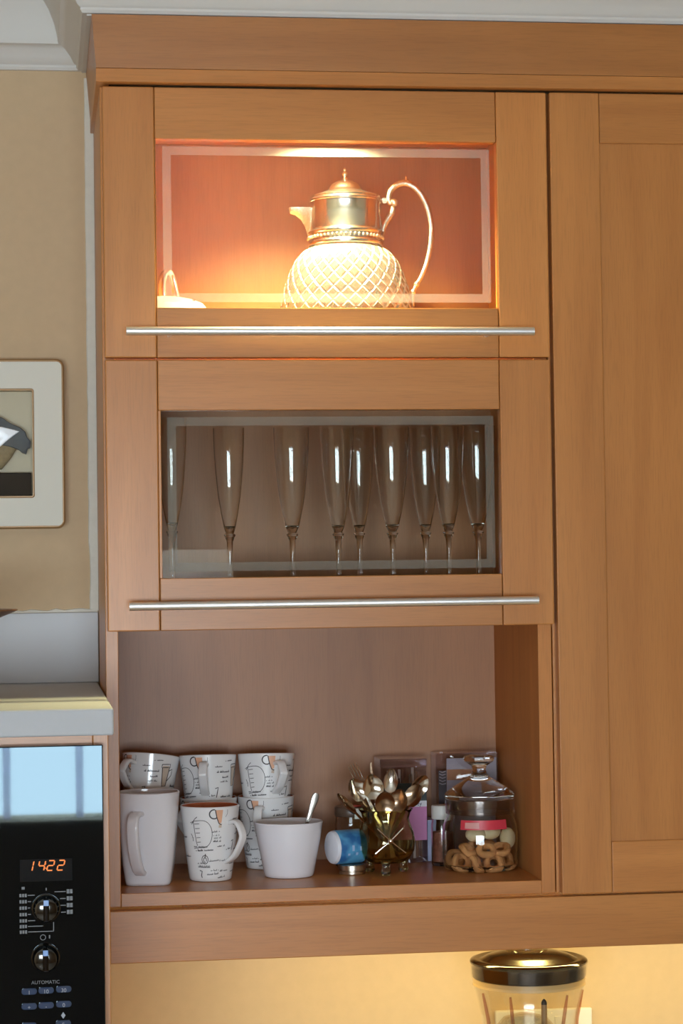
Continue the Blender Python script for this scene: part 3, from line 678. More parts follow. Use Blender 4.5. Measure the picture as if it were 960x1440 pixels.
def mug_print(dx):
    b = BM(); T = lambda L: [(s + dx, h) for s, h in L]
    def arc(cx, cz, rx, rz, a0, a1, n=16): return [(cx + rx * math.cos(a0 + (a1 - a0) * k / n), cz + rz * math.sin(a0 + (a1 - a0) * k / n)) for k in range(n + 1)]
    # big sketched mug with a ladder of lines
    ribbon(b, T([(-.036, .081), (-.030, .0835), (-.022, .0845)] + arc(-.018, .066, .0125, .0185, PI / 2, -PI / 2.1) + [(-.024, .0475), (-.033, .046)]), .0008)
    ribbon(b, T([(-.031, .084), (-.030, .070), (-.0285, .056), (-.027, .050)]), .0009)
    ribbon(b, T([(-.034, .079), (-.029, .086), (-.025, .0895)]), .0009)
    for k in range(5): ribbon(b, T([(-.0295 + k * .0006, .0795 - k * .0062), (-.0225 + k * .0002, .0800 - k * .0062)]), .0008)
    scribble(b, dx - .033, .0490, .020, .0, .0016, .0008, 3); scribble(b, dx - .030, .0435, .025, .05, .0017, .0009, 4)
    ribbon(b, T([(-.036, .066), (-.034, .062), (-.0355, .060), (-.033, .0615), (-.0335, .056)]), .001)
    # orange espresso cup at the rim with its saucer-handle loop
    patch(b, [(dx - .0015, .0985), (dx + .0085, .0985), (dx + .0070, .0815), (dx + .0035, .0790)], 1)
    patch(b, [(dx + .0035, .0785), (dx + .0074, .0800), (dx + .0070, .0740), (dx + .0030, .0745)], 2)
    ribbon(b, T([(-.0015, .0990), (.0005, .088), (.0035, .080), (.0070, .0782)]), .0012)
    ribbon(b, T(arc(-.0030, .0930, .0058, .0062, PI * .45, PI * 1.75)), .0016)
    ribbon(b, T([(.0150, .0985), (.0150, .093), (.0125, .0885)]), .0005)
    # doodles and handwriting below
    ribbon(b, T(arc(-.0165, .0310, .0048, .0058, 0, 2 * PI)), .0010); ribbon(b, T(arc(-.0165, .0305, .0022, .0032, -.6, 5.2)), .0010); ribbon(b, T([(-.0165, .0335), (-.0155, .0390)]), .0013)
    scribble(b, dx - .0100, .0290, .014, .1, .0014, .0007, 6); scribble(b, dx - .004, .0640, .008, .0, .0010, .0006, 7); scribble(b, dx - .004, .0560, .010, .0, .0014, .0008, 8)
    scribble(b, dx - .028, .0215, .020, -.03, .0018, .0007, 9); scribble(b, dx - .014, .0110, .018, .05, .0016, .0008, 10); scribble(b, dx + .004, .0060, .012, .1, .0013, .0008, 11)
    ribbon(b, T([(-.026, .0160), (-.022, .0150), (-.0235, .0090), (-.0225, .0060)]), .0014)
    for k, (sx_, hx, ln) in enumerate(((-.0060, .0690, .010), (-.0030, .0605, .011), (-.0290, .0260, .012), (.0060, .0290, .012), (-.0080, .0160, .012), (.0070, .0150, .014), (.0020, .0490, .011), (.0250, .0850, .012), (.0330, .0640, .012), (.0450, .0300, .014), (.0250, .0240, .016), (.0300, .0130, .018))):
        scribble(b, dx + sx_, hx, ln, .04, .0012, .0007, 40 + k)
    # the figure like a 7, then a takeaway cup and lines of writing on the far side
    ribbon(b, T([(.0255, .0545), (.0300, .0560), (.0285, .0470), (.0275, .0420)]), .0013)
    scribble(b, dx + .0165, .0440, .009, .2, .0014, .0008, 12)
    scribble(b, dx + .0275, .0775, .020, .05, .0016, .0009, 13); scribble(b, dx + .036, .0700, .010, .1, .0013, .0009, 14); scribble(b, dx + .040, .0930, .012, .1, .0012, .0008, 15)
    scribble(b, dx + .034, .0430, .020, .05, .0014, .0008, 16); scribble(b, dx + .034, .0370, .016, .0, .0016, .0010, 17)
    patch(b, [(dx + .0520, .0860), (dx + .0630, .0870), (dx + .0600, .0590), (dx + .0545, .0580)], 2)
    ribbon(b, T([(.0510, .0880), (.0640, .0895), (.0640, .0850), (.0510, .0835), (.0510, .0880)]), .0011)
    ribbon(b, T([(.0518, .0835), (.0540, .0580), (.0602, .0590), (.0632, .0850)]), .0012); ribbon(b, T([(.0630, .080), (.0690, .083), (.0680, .074), (.0615, .066)]), .0011)
    scribble(b, dx + .070, .060, .03, .05, .002, .0009, 18); scribble(b, dx + .072, .050, .03, .0, .002, .0009, 19); scribble(b, dx - .075, .060, .03, .05, .002, .0009, 20); scribble(b, dx - .072, .035, .03, .0, .002, .0009, 21)
    return b
def strap(pts, w, t, bm=None):
    """a flat handle: rounded rectangular section swept through the points, in the vertical plane along +y' (local -Y)"""
    bm = bm or BM(); P = [Vector(p) for p in pts]; T, _ = frames(P); rings = []
    for p, tt in zip(P, T):
        side = Vector((1, 0, 0)); nn = tt.cross(side).normalized()
        rings.append([p + side * a + nn * c for a, c in rrect(w, t, t * .45, 3)])
    return loft(rings, bm)
def make_mug(root, th_h, h0, h1, inside, outward=.025):
    o = [(0, .0), (MR0 - .003, .0), (MR0 - .0008, .0008), (mug_r(.003), .003)] + [(mug_r(MH * k / 8), MH * k / 8) for k in range(1, 9)]
    i = [(mug_r(MH) - .0010, MH + .0009), (mug_r(MH) - .0025, MH + .0004)]
    wall = part('body', lathe(o + i, 56), ceramic_b, root)
    part('inside_glaze', lathe([(mug_r(MH) - .0025, MH + .0004)] + [(mug_r(MH * k / 6) - .0034, MH * k / 6) for k in range(5, 0, -1)] + [(mug_r(0) - .005, .006), (0, .0055)], 56), inside, root, 'orange glazed inside' if inside is terracotta else None)
    r0, r1 = mug_r(h0), mug_r(h1)
    pts = smooth_path([(0, -r1 + .001, h1), (0, -r1 - outward * .55, h1 + .001), (0, -r1 - outward * .95, h1 - .012), (0, -r1 - outward * .92, (h0 + h1) / 2 + .004), (0, -r0 - outward * .62, h0 + .010), (0, -r0 + .001, h0)], 6)
    b = strap(pts, .0125, .0055)
    for v in b.verts: v.co = Matrix.Rotation(th_h, 3, 'Z') @ v.co
    part('handle', b, ceramic_b, root, angle=60)
    part('printed_design', mug_print(0.0), [ink, print_orange, print_tan], root, 'dark handwriting, cup sketches and an orange cup')
HA = math.radians(17)
MG = 'mugs printed with coffee sketches'
first = thing('patterned_mug', 'sketch-printed mug with an orange inside, at the front of the shelf', 'mug', (.1405, .1150, SH), (0, 0, math.radians(9)), MG, True)
make_mug(first, math.radians(34), .026, .080, terracotta, .022)
upper = thing('patterned_mug', 'sketch-printed mug topmost of the stack behind the tall white mug', 'mug', (.0560, .216, SH + .0625), (math.radians(-9), math.radians(6), math.radians(-70)), MG, True)
make_mug(upper, HA, .047, .088, terracotta)
def mug_copy(src, loc, rot, lab):
    c = dup(src); c.location = (loc[0], loc[1], loc[2] + OZ); c.rotation_euler = rot; c['label'] = lab; return c
def tilt(back, roll, spin):
    return (Matrix.Rotation(math.radians(roll), 3, 'Y') @ Matrix.Rotation(math.radians(-back), 3, 'X') @ Matrix.Rotation(math.radians(spin), 3, 'Z')).to_euler()
upper.rotation_euler = tilt(8, 6, -58)
mug_copy(upper, (.1466, .218, SH + .0600), tilt(5, 0, -28), 'sketch-printed mug on top of the stack behind the orange-lined mug')
mug_copy(upper, (.2292, .218, SH + .0600), tilt(5, .6, 0), 'sketch-printed mug on top of the stack behind the white bowl')
mug_copy(upper, (.0585, .222, SH), (0, 0, math.radians(10)), 'sketch-printed mug at the bottom behind the tall white mug')
mug_copy(upper, (.1470, .226, SH), (0, 0, math.radians(-60)), 'sketch-printed mug at the bottom behind the orange-lined mug')
mug_copy(upper, (.2290, .226, SH), (0, 0, math.radians(-34)), 'sketch-printed mug at the bottom behind the white bowl')

# tall plain mug: square foot, round rim
tm = thing('tall_mug', 'tall plain white mug with a squarish tapered body at the left end', 'mug', (.0555, .095, SH), (0, 0, math.radians(-8)), None, True)
def sq(r, p, z, n=48):
    out = []
    for k in range(n):
        a = 2 * PI * k / n; c, s = math.cos(a), math.sin(a)
        f = (abs(c) ** p + abs(s) ** p) ** (-1 / p); out.append((r * f * c, r * f * s, z))
    return out
H = .1235
outer = [(.0285, 5.0, 0), (.0300, 5.0, .0012), (.0310, 5.0, .005), (.0345, 4.6, .030), (.0372, 4.0, .060), (.0398, 3.2, .092), (.0415, 2.6, .112), (.0425, 2.4, H)]
inner = [(.0412, 2.4, H + .0012), (.0398, 2.4, H + .0006), (.0385, 2.7, .108), (.0340, 3.6, .060), (.0280, 4.5, .008)]
part('body', loft([sq(*q) for q in outer + inner]), ceramic, tm, angle=50)
pts = smooth_path([(0, -.0400, .0980), (0, -.0560, .0965), (0, -.0640, .0860), (0, -.0630, .0640), (0, -.0555, .0420), (0, -.0440, .0240), (0, -.0335, .0175)], 6)
b = strap(pts, .0165, .0072)
for v in b.verts: v.co = Matrix.Rotation(math.radians(-14), 3, 'Z') @ v.co
part('handle', b, ceramic, tm, angle=60)

# small white bowl with a spoon in it
part_root = thing('sugar_bowl', 'small plain white bowl holding a teaspoon', 'bowl', (.2500, .125, SH), (0, 0, 0), None, True)
part('body', lathe([(0, .0), (.0310, 0), (.0330, .0010), (.0345, .004), (.0395, .030), (.0440, .052), (.0472, .0725), (.0478, .0745), (.0470, .0758), (.0458, .0748), (.0428, .052), (.0378, .026), (.0330, .008), (.0250, .0055), (0, .005)], 64), ceramic, part_root)

# ------------------------------------------------------------------ cutlery
def spoon_bm(L, bw, bl, depth=.0045, hw=.0022):
    b = BM(); F, K = [], []
    zs = [0, .01, .02, L * .35, L * .6, L - bl - .010, L - bl] + [L - bl + bl * t for t in (.08, .2, .35, .5, .65, .8, .9, .96, 1.0)]
    for z in zs:
        if z < L - bl + 1e-6:
            t = z / (L - bl); w = hw * (1.9 - 1.6 * t if t < .5 else 1.1) ; w = max(w, .0015); d = .0
        else:
            t = (z - (L - bl)) / bl; w = bw * max(.10, math.sin(PI * (t * .88 + .10)) ** .62) if t < 1 else bw * .12; d = depth * math.sin(PI * min(1, t)) ** .8
        cols = [-1, -.66, -.33, 0, .33, .66, 1]
        F.append([b.verts.new((w * c, d * (1 - c * c) - .0006, z)) for c in cols]); K.append([b.verts.new((w * c, d * (1 - c * c) + .0008, z)) for c in cols])
    n = len(zs)
    for G, fl_ in ((F, 0), (K, 1)):
        for i in range(n - 1):
            for j in range(6): b.faces.new((G[i][j], G[i][j + 1], G[i + 1][j + 1], G[i + 1][j]))
    for i in range(n - 1):
        for j in (0, 6): b.faces.new((F[i][j], F[i + 1][j], K[i + 1][j], K[i][j]))
    for i in (0, n - 1):
        for j in range(6): b.faces.new((F[i][j], F[i][j + 1], K[i][j + 1], K[i][j]))
    return b
def spoon(lab, base, tip, spin, L, bw, bl, mat, group='teaspoons and forks in the smoked glass', cat='spoon', name='teaspoon'):
    d = (Vector(tip) - Vector(base)).normalized(); q = d.to_track_quat('Z', 'Y').to_matrix() @ Matrix.Identity(3)
    # keep the bowl's hollow side towards the room, then spin
    y = Vector((0, 1, 0)) - d * d.y; y.normalize(); x = y.cross(d); M = Matrix((x, y, d)).transposed() @ Matrix.Rotation(math.radians(spin), 3, 'Z')
    t = thing(name, lab, cat, base, M.to_euler(), group, True)
    if name == 'teaspoon':
        b = spoon_bm(L, bw, bl); hz = L - bl
        # bowl and handle are separate pieces of one spoon
        bh = b.copy()
        bmesh.ops.delete(b, geom=[v for v in b.verts if v.co.z < hz - 1e-5], context='VERTS')
        bmesh.ops.delete(bh, geom=[v for v in bh.verts if v.co.z > hz + 1e-5], context='VERTS')
        part('spoon_bowl', b, mat, t, angle=70); part('handle', bh, mat, t, angle=70)
    else:
        b = BM(); box(b, -.0022, .0022, -.0006, .0008, 0, L - .040, .0004)
        R = [[(-w, -.0006, z), (w, -.0006, z), (w, .0009, z), (-w, .0009, z)] for z, w in ((L - .0402, .0016), (L - .034, .0050), (L - .028, .0070), (L - .024, .0072))]
        part('handle', loft(R, b), mat, t, angle=70)
        nt = 4 if bw > .006 else 3
        for k in range(nt):
            x = -.0062 + .0124 * k / (nt - 1)
            part('tine', tube([(x, .0001, L - .0245), (x, .0010, L - .012), (x * .98, -.0005, L)], [.0010, .0009, .0004], 6), mat, t)
    return t
CX, CY = .3860, .1250            # smoked glass pot
gp = thing('glass_pot', 'smoked glass footed pot bristling with teaspoons', 'pot', (CX, CY, SH))
gb = [(0, .0150), (.0230, .0155), (.0330, .0210), (.0395, .0320), (.0410, .0430), (.0390, .0560), (.0345, .0680), (.0325, .0760), (.0345, .0840), (.0375, .0880), (.0378, .0892), (.0366, .0892), (.0330, .0845), (.0305, .0760), (.0325, .0672), (.0370, .0552), (.0388, .0430), (.0372, .0330), (.0310, .0235), (.0200, .0190), (0, .0185)]
part('bowl', lathe([(r, SH + z) for r, z in gb], 56, c=(CX, CY, 0)), smoke_glass, gp)
for a in (-100, 20, 140):
    a = math.radians(a); fx, fy = CX + .0270 * math.cos(a), CY + .0270 * math.sin(a)
    b = lathe([(0, SH + .0003), (.0052, SH + .0006), (.0070, SH + .0035), (.0060, SH + .0080), (.0052, SH + .0120), (.0068, SH + .0180), (0, SH + .0215)], 20, c=(fx, fy, 0))
    part('foot', b, solid_glass('clear_foot_glass', (.95, .97, .93), 1.45) if a < -1 else smoke_glass, gp)
b = BM()
for s_ in (-1, 1):
    tube([(CX + s_ * .018, CY - .0400, SH + .066), (CX, CY - .0425, SH + .049), (CX - s_ * .021, CY - .0400, SH + .032)], .0011, 8, b)
bmesh.ops.create_icosphere(b, subdivisions=2, radius=.0042, matrix=Matrix.Translation((CX, CY - .0418, SH + .049)))
part('stem_cross', b, silver, gp, 'thin crossed silver spoon stems')  # crossed bars stand for spoon stems seen through the glass
CB = SH + .0205
def in_pot(dx, dy): return (CX + dx, CY + dy, CB)
TS = 'teaspoon'
spoon('teaspoon leaning left in the smoked glass pot, under the fork', in_pot(.014, .004), (.3405, .118, -.2180), 10, .1285, .0128, .034, steel)
spoon('large spoon facing out, second from the left in the pot', in_pot(.008, -.012), (.3640, .110, -.2140), 4, .122, .0148, .035, steel)
spoon('bright pale spoon standing up in the middle of the pot', in_pot(-.002, .010), (.3975, .140, -.2080), -8, .124, .0100, .034, plain('bright_steel', (.9, .88, .82), .2, 1.0))
spoon('teaspoon leaning far right over the pink label', in_pot(-.012, .004), (.4440, .125, -.2110), 20, .1330, .0125, .034, steel)
spoon('dark teaspoon lying low over the right of the pot rim', in_pot(-.016, -.008), (.4300, .105, -.2240), -30, .1200, .0125, .034, steel_dark)
spoon('short dark spoon at the front centre of the pot', in_pot(.000, -.014), (.3800, .0900, -.2460), 0, .1000, .0140, .033, steel_dark)
spoon('short dark spoon at the front right of the pot', in_pot(-.010, -.014), (.3990, .0970, -.2440), -20, .1030, .0135, .033, steel_dark)
spoon('dark spoon leaning out furthest left from the pot', in_pot(.018, -.004), (.3080, .112, -.2225), 60, .1270, .0100, .038, steel_dark)
spoon('fork with upright tines behind the left teaspoon', in_pot(.014, .014), (.3450, .145, -.2000), 0, .1420, .0072, .02, steel, name='dessert_fork', cat='fork')
spoon('small dark fork standing behind the large spoon', in_pot(.006, .018), (.3710, .150, -.2030), 75, .1330, .0050, .02, steel_dark, name='dessert_fork', cat='fork')
spoon('teaspoon with a ridged handle end standing in the white bowl', (.2560, .128, SH + .0085), (.2800, .136, -.2440), 0, .0980, .0100, .0, steel_dark, group=None) if False else None
ts = thing('teaspoon', 'teaspoon with a ridged handle leaning in the white bowl', 'spoon', (.2540, .1260, SH + .0072), None or (0, 0, 0), None, True)
d = (Vector((.2815, .128, -.2570)) - Vector((.2540, .1260, SH + .0072))); L = d.length + .003; d.normalize()
y = Vector((0, 1, 0)) - d * d.y; y.normalize(); ts.rotation_euler = Matrix((y.cross(d), y, d)).transposed().to_euler()
b = spoon_bm(.105, .0095, .034)
for v in b.verts: v.co = Vector((v.co.x * .6 if v.co.z > .071 else v.co.x, -v.co.y, .105 - v.co.z))
part('spoon', b, plain('dull_spoon', (.36, .34, .31), .3, 1.0), ts, angle=70)
part('handle_end', loft([[(p, q, z) for p, q in rrect(w * 2, .0028, .0012, 3)] for z, w in ((.074, .0024), (.090, .0040), (.102, .0052), (.108, .0050), (.1115, .0030))]), plain('dull_pewter', (.34, .32, .29), .3, 1.0), ts)

# ------------------------------------------------------------------ blue tub lying on a tin, small jar behind
tin = top('lidded_tin', lathe([(0, SH + .0002), (.0178, SH + .0002), (.0186, SH + .0012), (.0186, SH + .0045), (.0178, SH + .0052), (.0178, SH + .0060), (.0194, SH + .0066), (.0194, SH + .0128), (.0182, SH + .0140), (0, SH + .0142)], 48, c=(.3385, .128, 0)), plain('dull_tin', (.62, .55, .45), .28, 1.0), 'small flat silver-lidded tin under the blue tub', 'tin', (.3385, .128, SH))
tb = thing('blue_tub', 'blue and white printed tub lying on its side on the tin', 'tub', (.3300, .128, SH + .0144))
tr_, tz = .0235, SH + .0144 + .0236
tilt_m = Matrix.Translation((.3320, .128, tz)) @ Matrix.Rotation(math.radians(19), 4, 'Z')
def tub_bm(pr, mi=0, seg=40):
    b = lathe(pr, seg, axis='X'); bmesh.ops.transform(b, matrix=tilt_m, verts=b.verts); return b
def blue_label():
    m, N, L, p = new_mat('blue_label'); tc = N.new('ShaderNodeTexCoord'); nz = N.new('ShaderNodeTexNoise'); nz.inputs['Scale'].default_value = 45
    rp = N.new('ShaderNodeValToRGB'); rp.color_ramp.elements[0].position = .42; rp.color_ramp.elements[1].position = .60
    rp.color_ramp.elements[0].color = (.02, .13, .36, 1); rp.color_ramp.elements[1].color = (.10, .36, .62, 1)
    L.new(tc.outputs['Object'], nz.inputs['Vector']); L.new(nz.outputs['Fac'], rp.inputs[0]); L.new(rp.outputs[0], p.inputs['Base Color']); p.inputs['Roughness'].default_value = .3; return m
part('label_wrap', tub_bm([(0, -.020), (tr_ - .0005, -.020), (tr_, -.019), (tr_, .019), (tr_ - .0005, .020), (0, .020)]), blue_label(), tb, 'blue printed side')
part('cap', tub_bm([(0, -.0265), (.0190, -.0260), (.0218, -.0245), (.0228, -.0222), (.0228, -.0203), (0, -.0203)]), plain('white_cap', (.75, .78, .86), .4), tb, 'white cap facing left')
b = BM()
for k, (u, z0, z1) in enumerate(((-.004, -.004, .004), (.002, -.010, -.006), (.008, -.004, .002), (-.010, -.010, -.007))):
    q = [(tr_ + .0003) * 1.0] * 1
    R = []
    for j in range(5):
        z = z0 + (z1 - z0) * j / 4; yv = -math.sqrt(max(0, (tr_ + .0004) ** 2 - z * z)); R.append([(u, yv, z), (u + .0035, yv, z)])
    V = [[b.verts.new(p) for p in r] for r in R]
    for A, B in zip(V, V[1:]): b.faces.new((A[0], A[1], B[1], B[0]))
bmesh.ops.transform(b, matrix=tilt_m, verts=b.verts); part('white_print', b, plain('pale_blue_print', (.35, .5, .75), .4), tb)
sj = thing('small_jar', 'small dark-lidded glass jar with a red spot on top, behind the blue tub', 'jar', (.3480, .205, SH))
part('glass_body', lathe([(0, SH + .0003), (.0200, SH + .0003), (.0228, SH + .003), (.0232, SH + .060), (.0215, SH + .072), (.0200, SH + .0725), (.0210, SH + .058), (.0208, SH + .006), (0, SH + .004)], 40, c=(.3480, .205, 0)), jar_mat, sj)
part('contents', lathe([(0, SH + .0045), (.0200, SH + .0065), (.0203, SH + .040), (.014, SH + .050), (0, SH + .052)], 32, c=(.3480, .205, 0)), plain('dark_brown_fill', (.08, .04, .02), .5), sj)
part('lid', lathe([(0, SH + .0726), (.0225, SH + .0726), (.0232, SH + .074), (.0232, SH + .084), (.0220, SH + .086), (0, SH + .0865)], 40, c=(.3480, .205, 0)), [plain('dark_brown_lid', (.10, .06, .04), .35)], sj)
part('white_tag', bx(.3500, .3610, .1790, .1815, SH + .070, SH + .0850, bev=.0008), plain('white_tag', (.72, .74, .66), .5), sj)
part('red_spot', lathe([(0, SH + .0866), (.010, SH + .0866), (.010, SH + .0876), (0, SH + .0878)], 24, c=(.3520, .198, 0)), plain('red_print', (.62, .04, .02), .4), sj)

# ------------------------------------------------------------------ clear boxes at the back
acet = thin_glass('clear_plastic', (.86, .83, .88), .07, .04)
pk = thing('plastic_box', 'clear plastic gift box with a pink label, behind the spoons', 'box', (.4280, .2550, SH))
px0, px1, py0, py1, pz1 = .3945, .4615, .2250, .2850, -.1955
part('clear_shell', bx(px0, px1, py0, py1, SH + .0003, pz1, bev=.0012), acet, pk)
part('lid_band', ring_frame(px0 - .0006, px1 + .0006, pz1 - .012, pz1 + .0006, .002, px0 + .0004, px1 - .0004, pz1 - .0112, pz1 - .0004, .001, py0 - .0005, py1 + .0005), acet, pk)
part('pink_label', bx(px0 + .0005, px1 - .0005, py0 - .0006, py0 - .0001, -.3120, -.2640), plain('pink_card', (.50, .16, .36), .5), pk)
part('white_strip', bx(px0 + .0005, px1 - .0005, py0 - .0007, py0 - .0001, -.2640, -.2555), plain('white_card', (.66, .64, .68), .5), pk)
part('black_label', bx(px0 + .0005, px1 - .0005, py0 - .0006, py0 - .0001, -.2555, -.2300), plain('black_card', (.012, .018, .016), .5), pk)
lettering('Sugar & Honey', .0082, ((px0 + px1) / 2 + .001, py0 - .0009, -.2598), plain('navy_print', (.03, .03, .08), .5), pk)
cm = [plain('dark_stick', (.10, .04, .02), .5), plain('pale_stick', (.62, .52, .40), .5), plain('brown_stick', (.28, .13, .06), .5)]
for k in range(9):
    x = px0 + .008 + k * .0063; y_ = py0 + .014 + (k % 3) * .012
    part('stick', tube([(x, y_, SH + .004), (x + rnd.uniform(-.002, .002), y_ + .003, -.2100 - rnd.uniform(0, .015))], .0022, 8), cm[k % 3], pk)
cardm = plain('lavender_card', (.50, .54, .78), .5)
top('card_packet', bx(.4640, .4745, .2380, .2860, SH + .0003, -.2850, bev=.0006), cardm, 'narrow pale lavender card packet right of the pink label', 'packet', (.469, .26, SH))
wj = thing('spice_jar', 'slim glass jar with a white lid, left of the cookie jar', 'jar', (.4770, .190, SH))
wx, wy = .4770, .190
part('glass_body', lathe([(0, SH + .0003), (.0140, SH + .0003), (.0158, SH + .003), (.0158, SH + .058), (.0140, SH + .066), (.0130, SH + .066), (.0146, SH + .056), (.0146, SH + .006), (0, SH + .004)], 36, c=(wx, wy, 0)), jar_mat, wj)
part('contents', lathe([(0, SH + .0045), (.0140, SH + .0065), (.0140, SH + .048), (0, SH + .050)], 28, c=(wx, wy, 0)), plain('chilli_fill', (.30, .10, .06), .6, noise=.8, nscale=140), wj)
part('lid', lathe([(0, SH + .0662), (.0145, SH + .0662), (.0152, SH + .0675), (.0152, SH + .0840), (.0142, SH + .0855), (0, SH + .0857)], 36, c=(wx, wy, 0)), plain('white_screw_lid', (.70, .68, .64), .45), wj)
bk = thing('plastic_box', 'larger clear plastic box with a grey card, behind the cookie jar', 'box', (.5290, .2700, SH))
qx0, qx1, qy0, qy1, qz1 = .4800, .5720, .2520, .2960, -.1905
part('clear_shell', bx(qx0, qx1, qy0, qy1, SH + .0003, qz1, bev=.0012), acet, bk)
part('grey_card', bx(qx0 + .0165, qx1 - .002, qy0 + .0040, qy0 + .0048, SH + .004, qz1 - .008), plain('grey_card', (.36, .34, .36), .5), bk)
part('orange_panel', bx(qx0 + .0170, qx0 + .062, qy0 + .0034, qy0 + .0042, -.2300, -.2145), plain('orange_brown_card', (.42, .19, .075), .5), bk)
part('dark_side', bx(qx0 + .0045, qx0 + .0160, qy0 + .004, qy0 + .0055, -.330, -.2160), plain('charcoal_card', (.05, .05, .052), .5), bk)
b = BM()
for k, z in enumerate((-.2175, -.2215, -.2260, -.2305, -.2350)):
    tube([(qx0 + .0055, qy0 + .0038, z + .001), (qx0 + .010, qy0 + .0036, z - .001), (qx0 + .0150, qy0 + .0038, z + .0005)], .0007, 5, b)
part('scribbled_print', b, plain('pale_print', (.4, .4, .42), .5), bk)
lettering('nuts & raisins', .0075, (qx0 + .042, qy0 + .0037, -.2370), plain('pale_letter', (.55, .53, .55), .5), bk) if False else None

# ------------------------------------------------------------------ cookie jar with glass lid
kx, ky = .5205, .1320
ck = thing('cookie_jar', 'glass jar with a knobbed glass lid holding cream and brown sweets', 'jar', (kx, ky, SH))
jb = [(0, .0003), (.0440, .0003), (.0490, .0025), (.0522, .0085), (.0530, .0180), (.0530, .0500), (.0515, .0640), (.0480, .0740), (.0455, .0780), (.0455, .0830), (.0438, .0830), (.0438, .0775), (.0465, .0725), (.0500, .0630), (.0514, .0500), (.0514, .0180), (.0495, .0100), (.0440, .0065), (0, .0060)]
part('glass_body', lathe([(r, SH + z) for r, z in jb], 64, c=(kx, ky, 0)), jar_mat, ck)
part('seal_ring', lathe([(.0456, SH + .0795), (.0482, SH + .0795), (.0488, SH + .0805), (.0488, SH + .0985), (.0480, SH + .0995), (.0430, SH + .0995), (.0430, SH + .0835), (.0456, SH + .0835)], 64, c=(kx, ky, 0), closed=True), thin_glass('cloudy_seal', (.78, .74, .72), .10, .15), ck, 'cloudy plastic seal band')
lp_ = [(0, .0998), (.0478, .0998), (.0490, .1010), (.0490, .1060), (.0475, .1080), (.0380, .1150), (.0260, .1225), (.0150, .1290), (.0105, .1340), (.0092, .1400), (.0110, .1450), (.0170, .1490), (.0208, .1520), (.0215, .1545), (.0205, .1580), (.0150, .1600), (0, .1605)]
li = [(0, .1020), (.0440, .1035), (.0360, .1110), (.0250, .1185), (.0120, .1250), (0, .1270)]
lidg = part('lid', lathe([(r, SH + z) for r, z in lp_[:12]] + [(r, SH + z) for r, z in lp_[12:]], 64, c=(kx, ky, 0)), jar_mat, ck)
cream = plain('cream_sweet', (.84, .72, .44), .45)
cookie = plain('brown_cookie', (.72, .34, .12), .7, noise=.35, nscale=90, bump=.4)
def blob(bm, loc, rx, ry, rz, rotz=0, sub=3):
    bmesh.ops.create_icosphere(bm, subdivisions=sub, radius=1, matrix=Matrix.Translation(loc) @ Matrix.Rotation(rotz, 4, 'Z') @ Matrix.Diagonal((rx, ry, rz, 1))); return bm
SWG = 'cream sweets in the cookie jar'
for i, (dx, dy, dz, a, bz, lab) in enumerate(((-.010, -.020, .0515, .0145, .0110, 'cream sweet at the front left of the pile in the cookie jar'), (.0120, -.014, .0545, .0155, .0115, 'cream sweet in the middle top of the pile in the cookie jar'), (.0365, -.012, .0440, .0105, .0155, 'cream egg-shaped sweet against the right wall of the cookie jar'), (.000, .012, .0500, .014, .0110, 'cream sweet at the rear of the pile in the cookie jar'))):
    top('sweet', blob(BM(), (kx + dx, ky + dy, SH + dz), a, .011, bz, .4 * i), cream, lab, 'sweet', (kx + dx, ky + dy, SH + dz - bz), group=SWG)
RNG = 'brown ring biscuits in the cookie jar'
spots = [(-.030, -.018, .0130, 10), (-.012, -.034, .0130, 70), (.012, -.034, .0130, -20), (.033, -.016, .0140, 40), (-.034, .012, .0140, 0), (.034, .014, .014, 15), (.000, .000, .0130, 33), (-.022, -.024, .0300, 55), (.002, -.033, .0300, 5), (.024, -.025, .0300, -35), (-.004, .000, .0310, 20), (.020, .008, .031, 80)]
for k, (dx, dy, dz, ang) in enumerate(spots):
    R0, r0 = .0098, .0046; tilt_ = math.radians(60 if dz < .02 else 35)
    M = Matrix.Translation((kx + dx, ky + dy, SH + dz)) @ Matrix.Rotation(math.radians(ang), 4, 'Z') @ Matrix.Rotation(tilt_, 4, 'X')
    b = tube([(R0 * math.cos(a), R0 * math.sin(a), .0012 * math.sin(3 * a)) for a in [2 * PI * j / 20 for j in range(20)]] + [(R0, 0, 0)], r0, 10)
    bmesh.ops.transform(b, matrix=M, verts=b.verts)
    side = ('front left', 'front', 'front right', 'right', 'left rear', 'right rear', 'centre', 'upper left', 'upper front', 'upper right', 'upper centre', 'upper rear')[k]
    top('ring_biscuit', b, cookie, 'brown ring biscuit at the %s of the heap in the cookie jar' % side, 'biscuit', (kx + dx, ky + dy, SH + dz - .010), group=RNG)
b = BM(); R = []
for k in range(13):
    a = math.radians(-90 - 38 + 76 * k / 12 - 4); R.append([(kx + (.0519 + o) * math.cos(a), ky + (.0519 + o) * math.sin(a), z) for o, z in ((0, SH + .0605), (.0006, SH + .0605), (-.0012, SH + .0735), (-.0018, SH + .0735))])
loft(R, b); part('red_label', b, plain('red_label', (.62, .045, .07), .35), ck, 'red paper band round the front')
for k, (a0, a1) in enumerate(((-24, -2),)):
    b = BM(); R = []
    for j in range(6):
        a = math.radians(-90 + a0 + (a1 - a0) * j / 5 - 10); R.append([(kx + (.0530 + o) * math.cos(a), ky + (.0530 + o) * math.sin(a), z) for o, z in ((-.0004, SH + .0625), (.0003, SH + .0625), (-.0010, SH + .0705), (-.0017, SH + .0705))])
    loft(R, b); part('label_patch', b, plain('faded_pink_print', (.66, .30, .28), .4), ck)

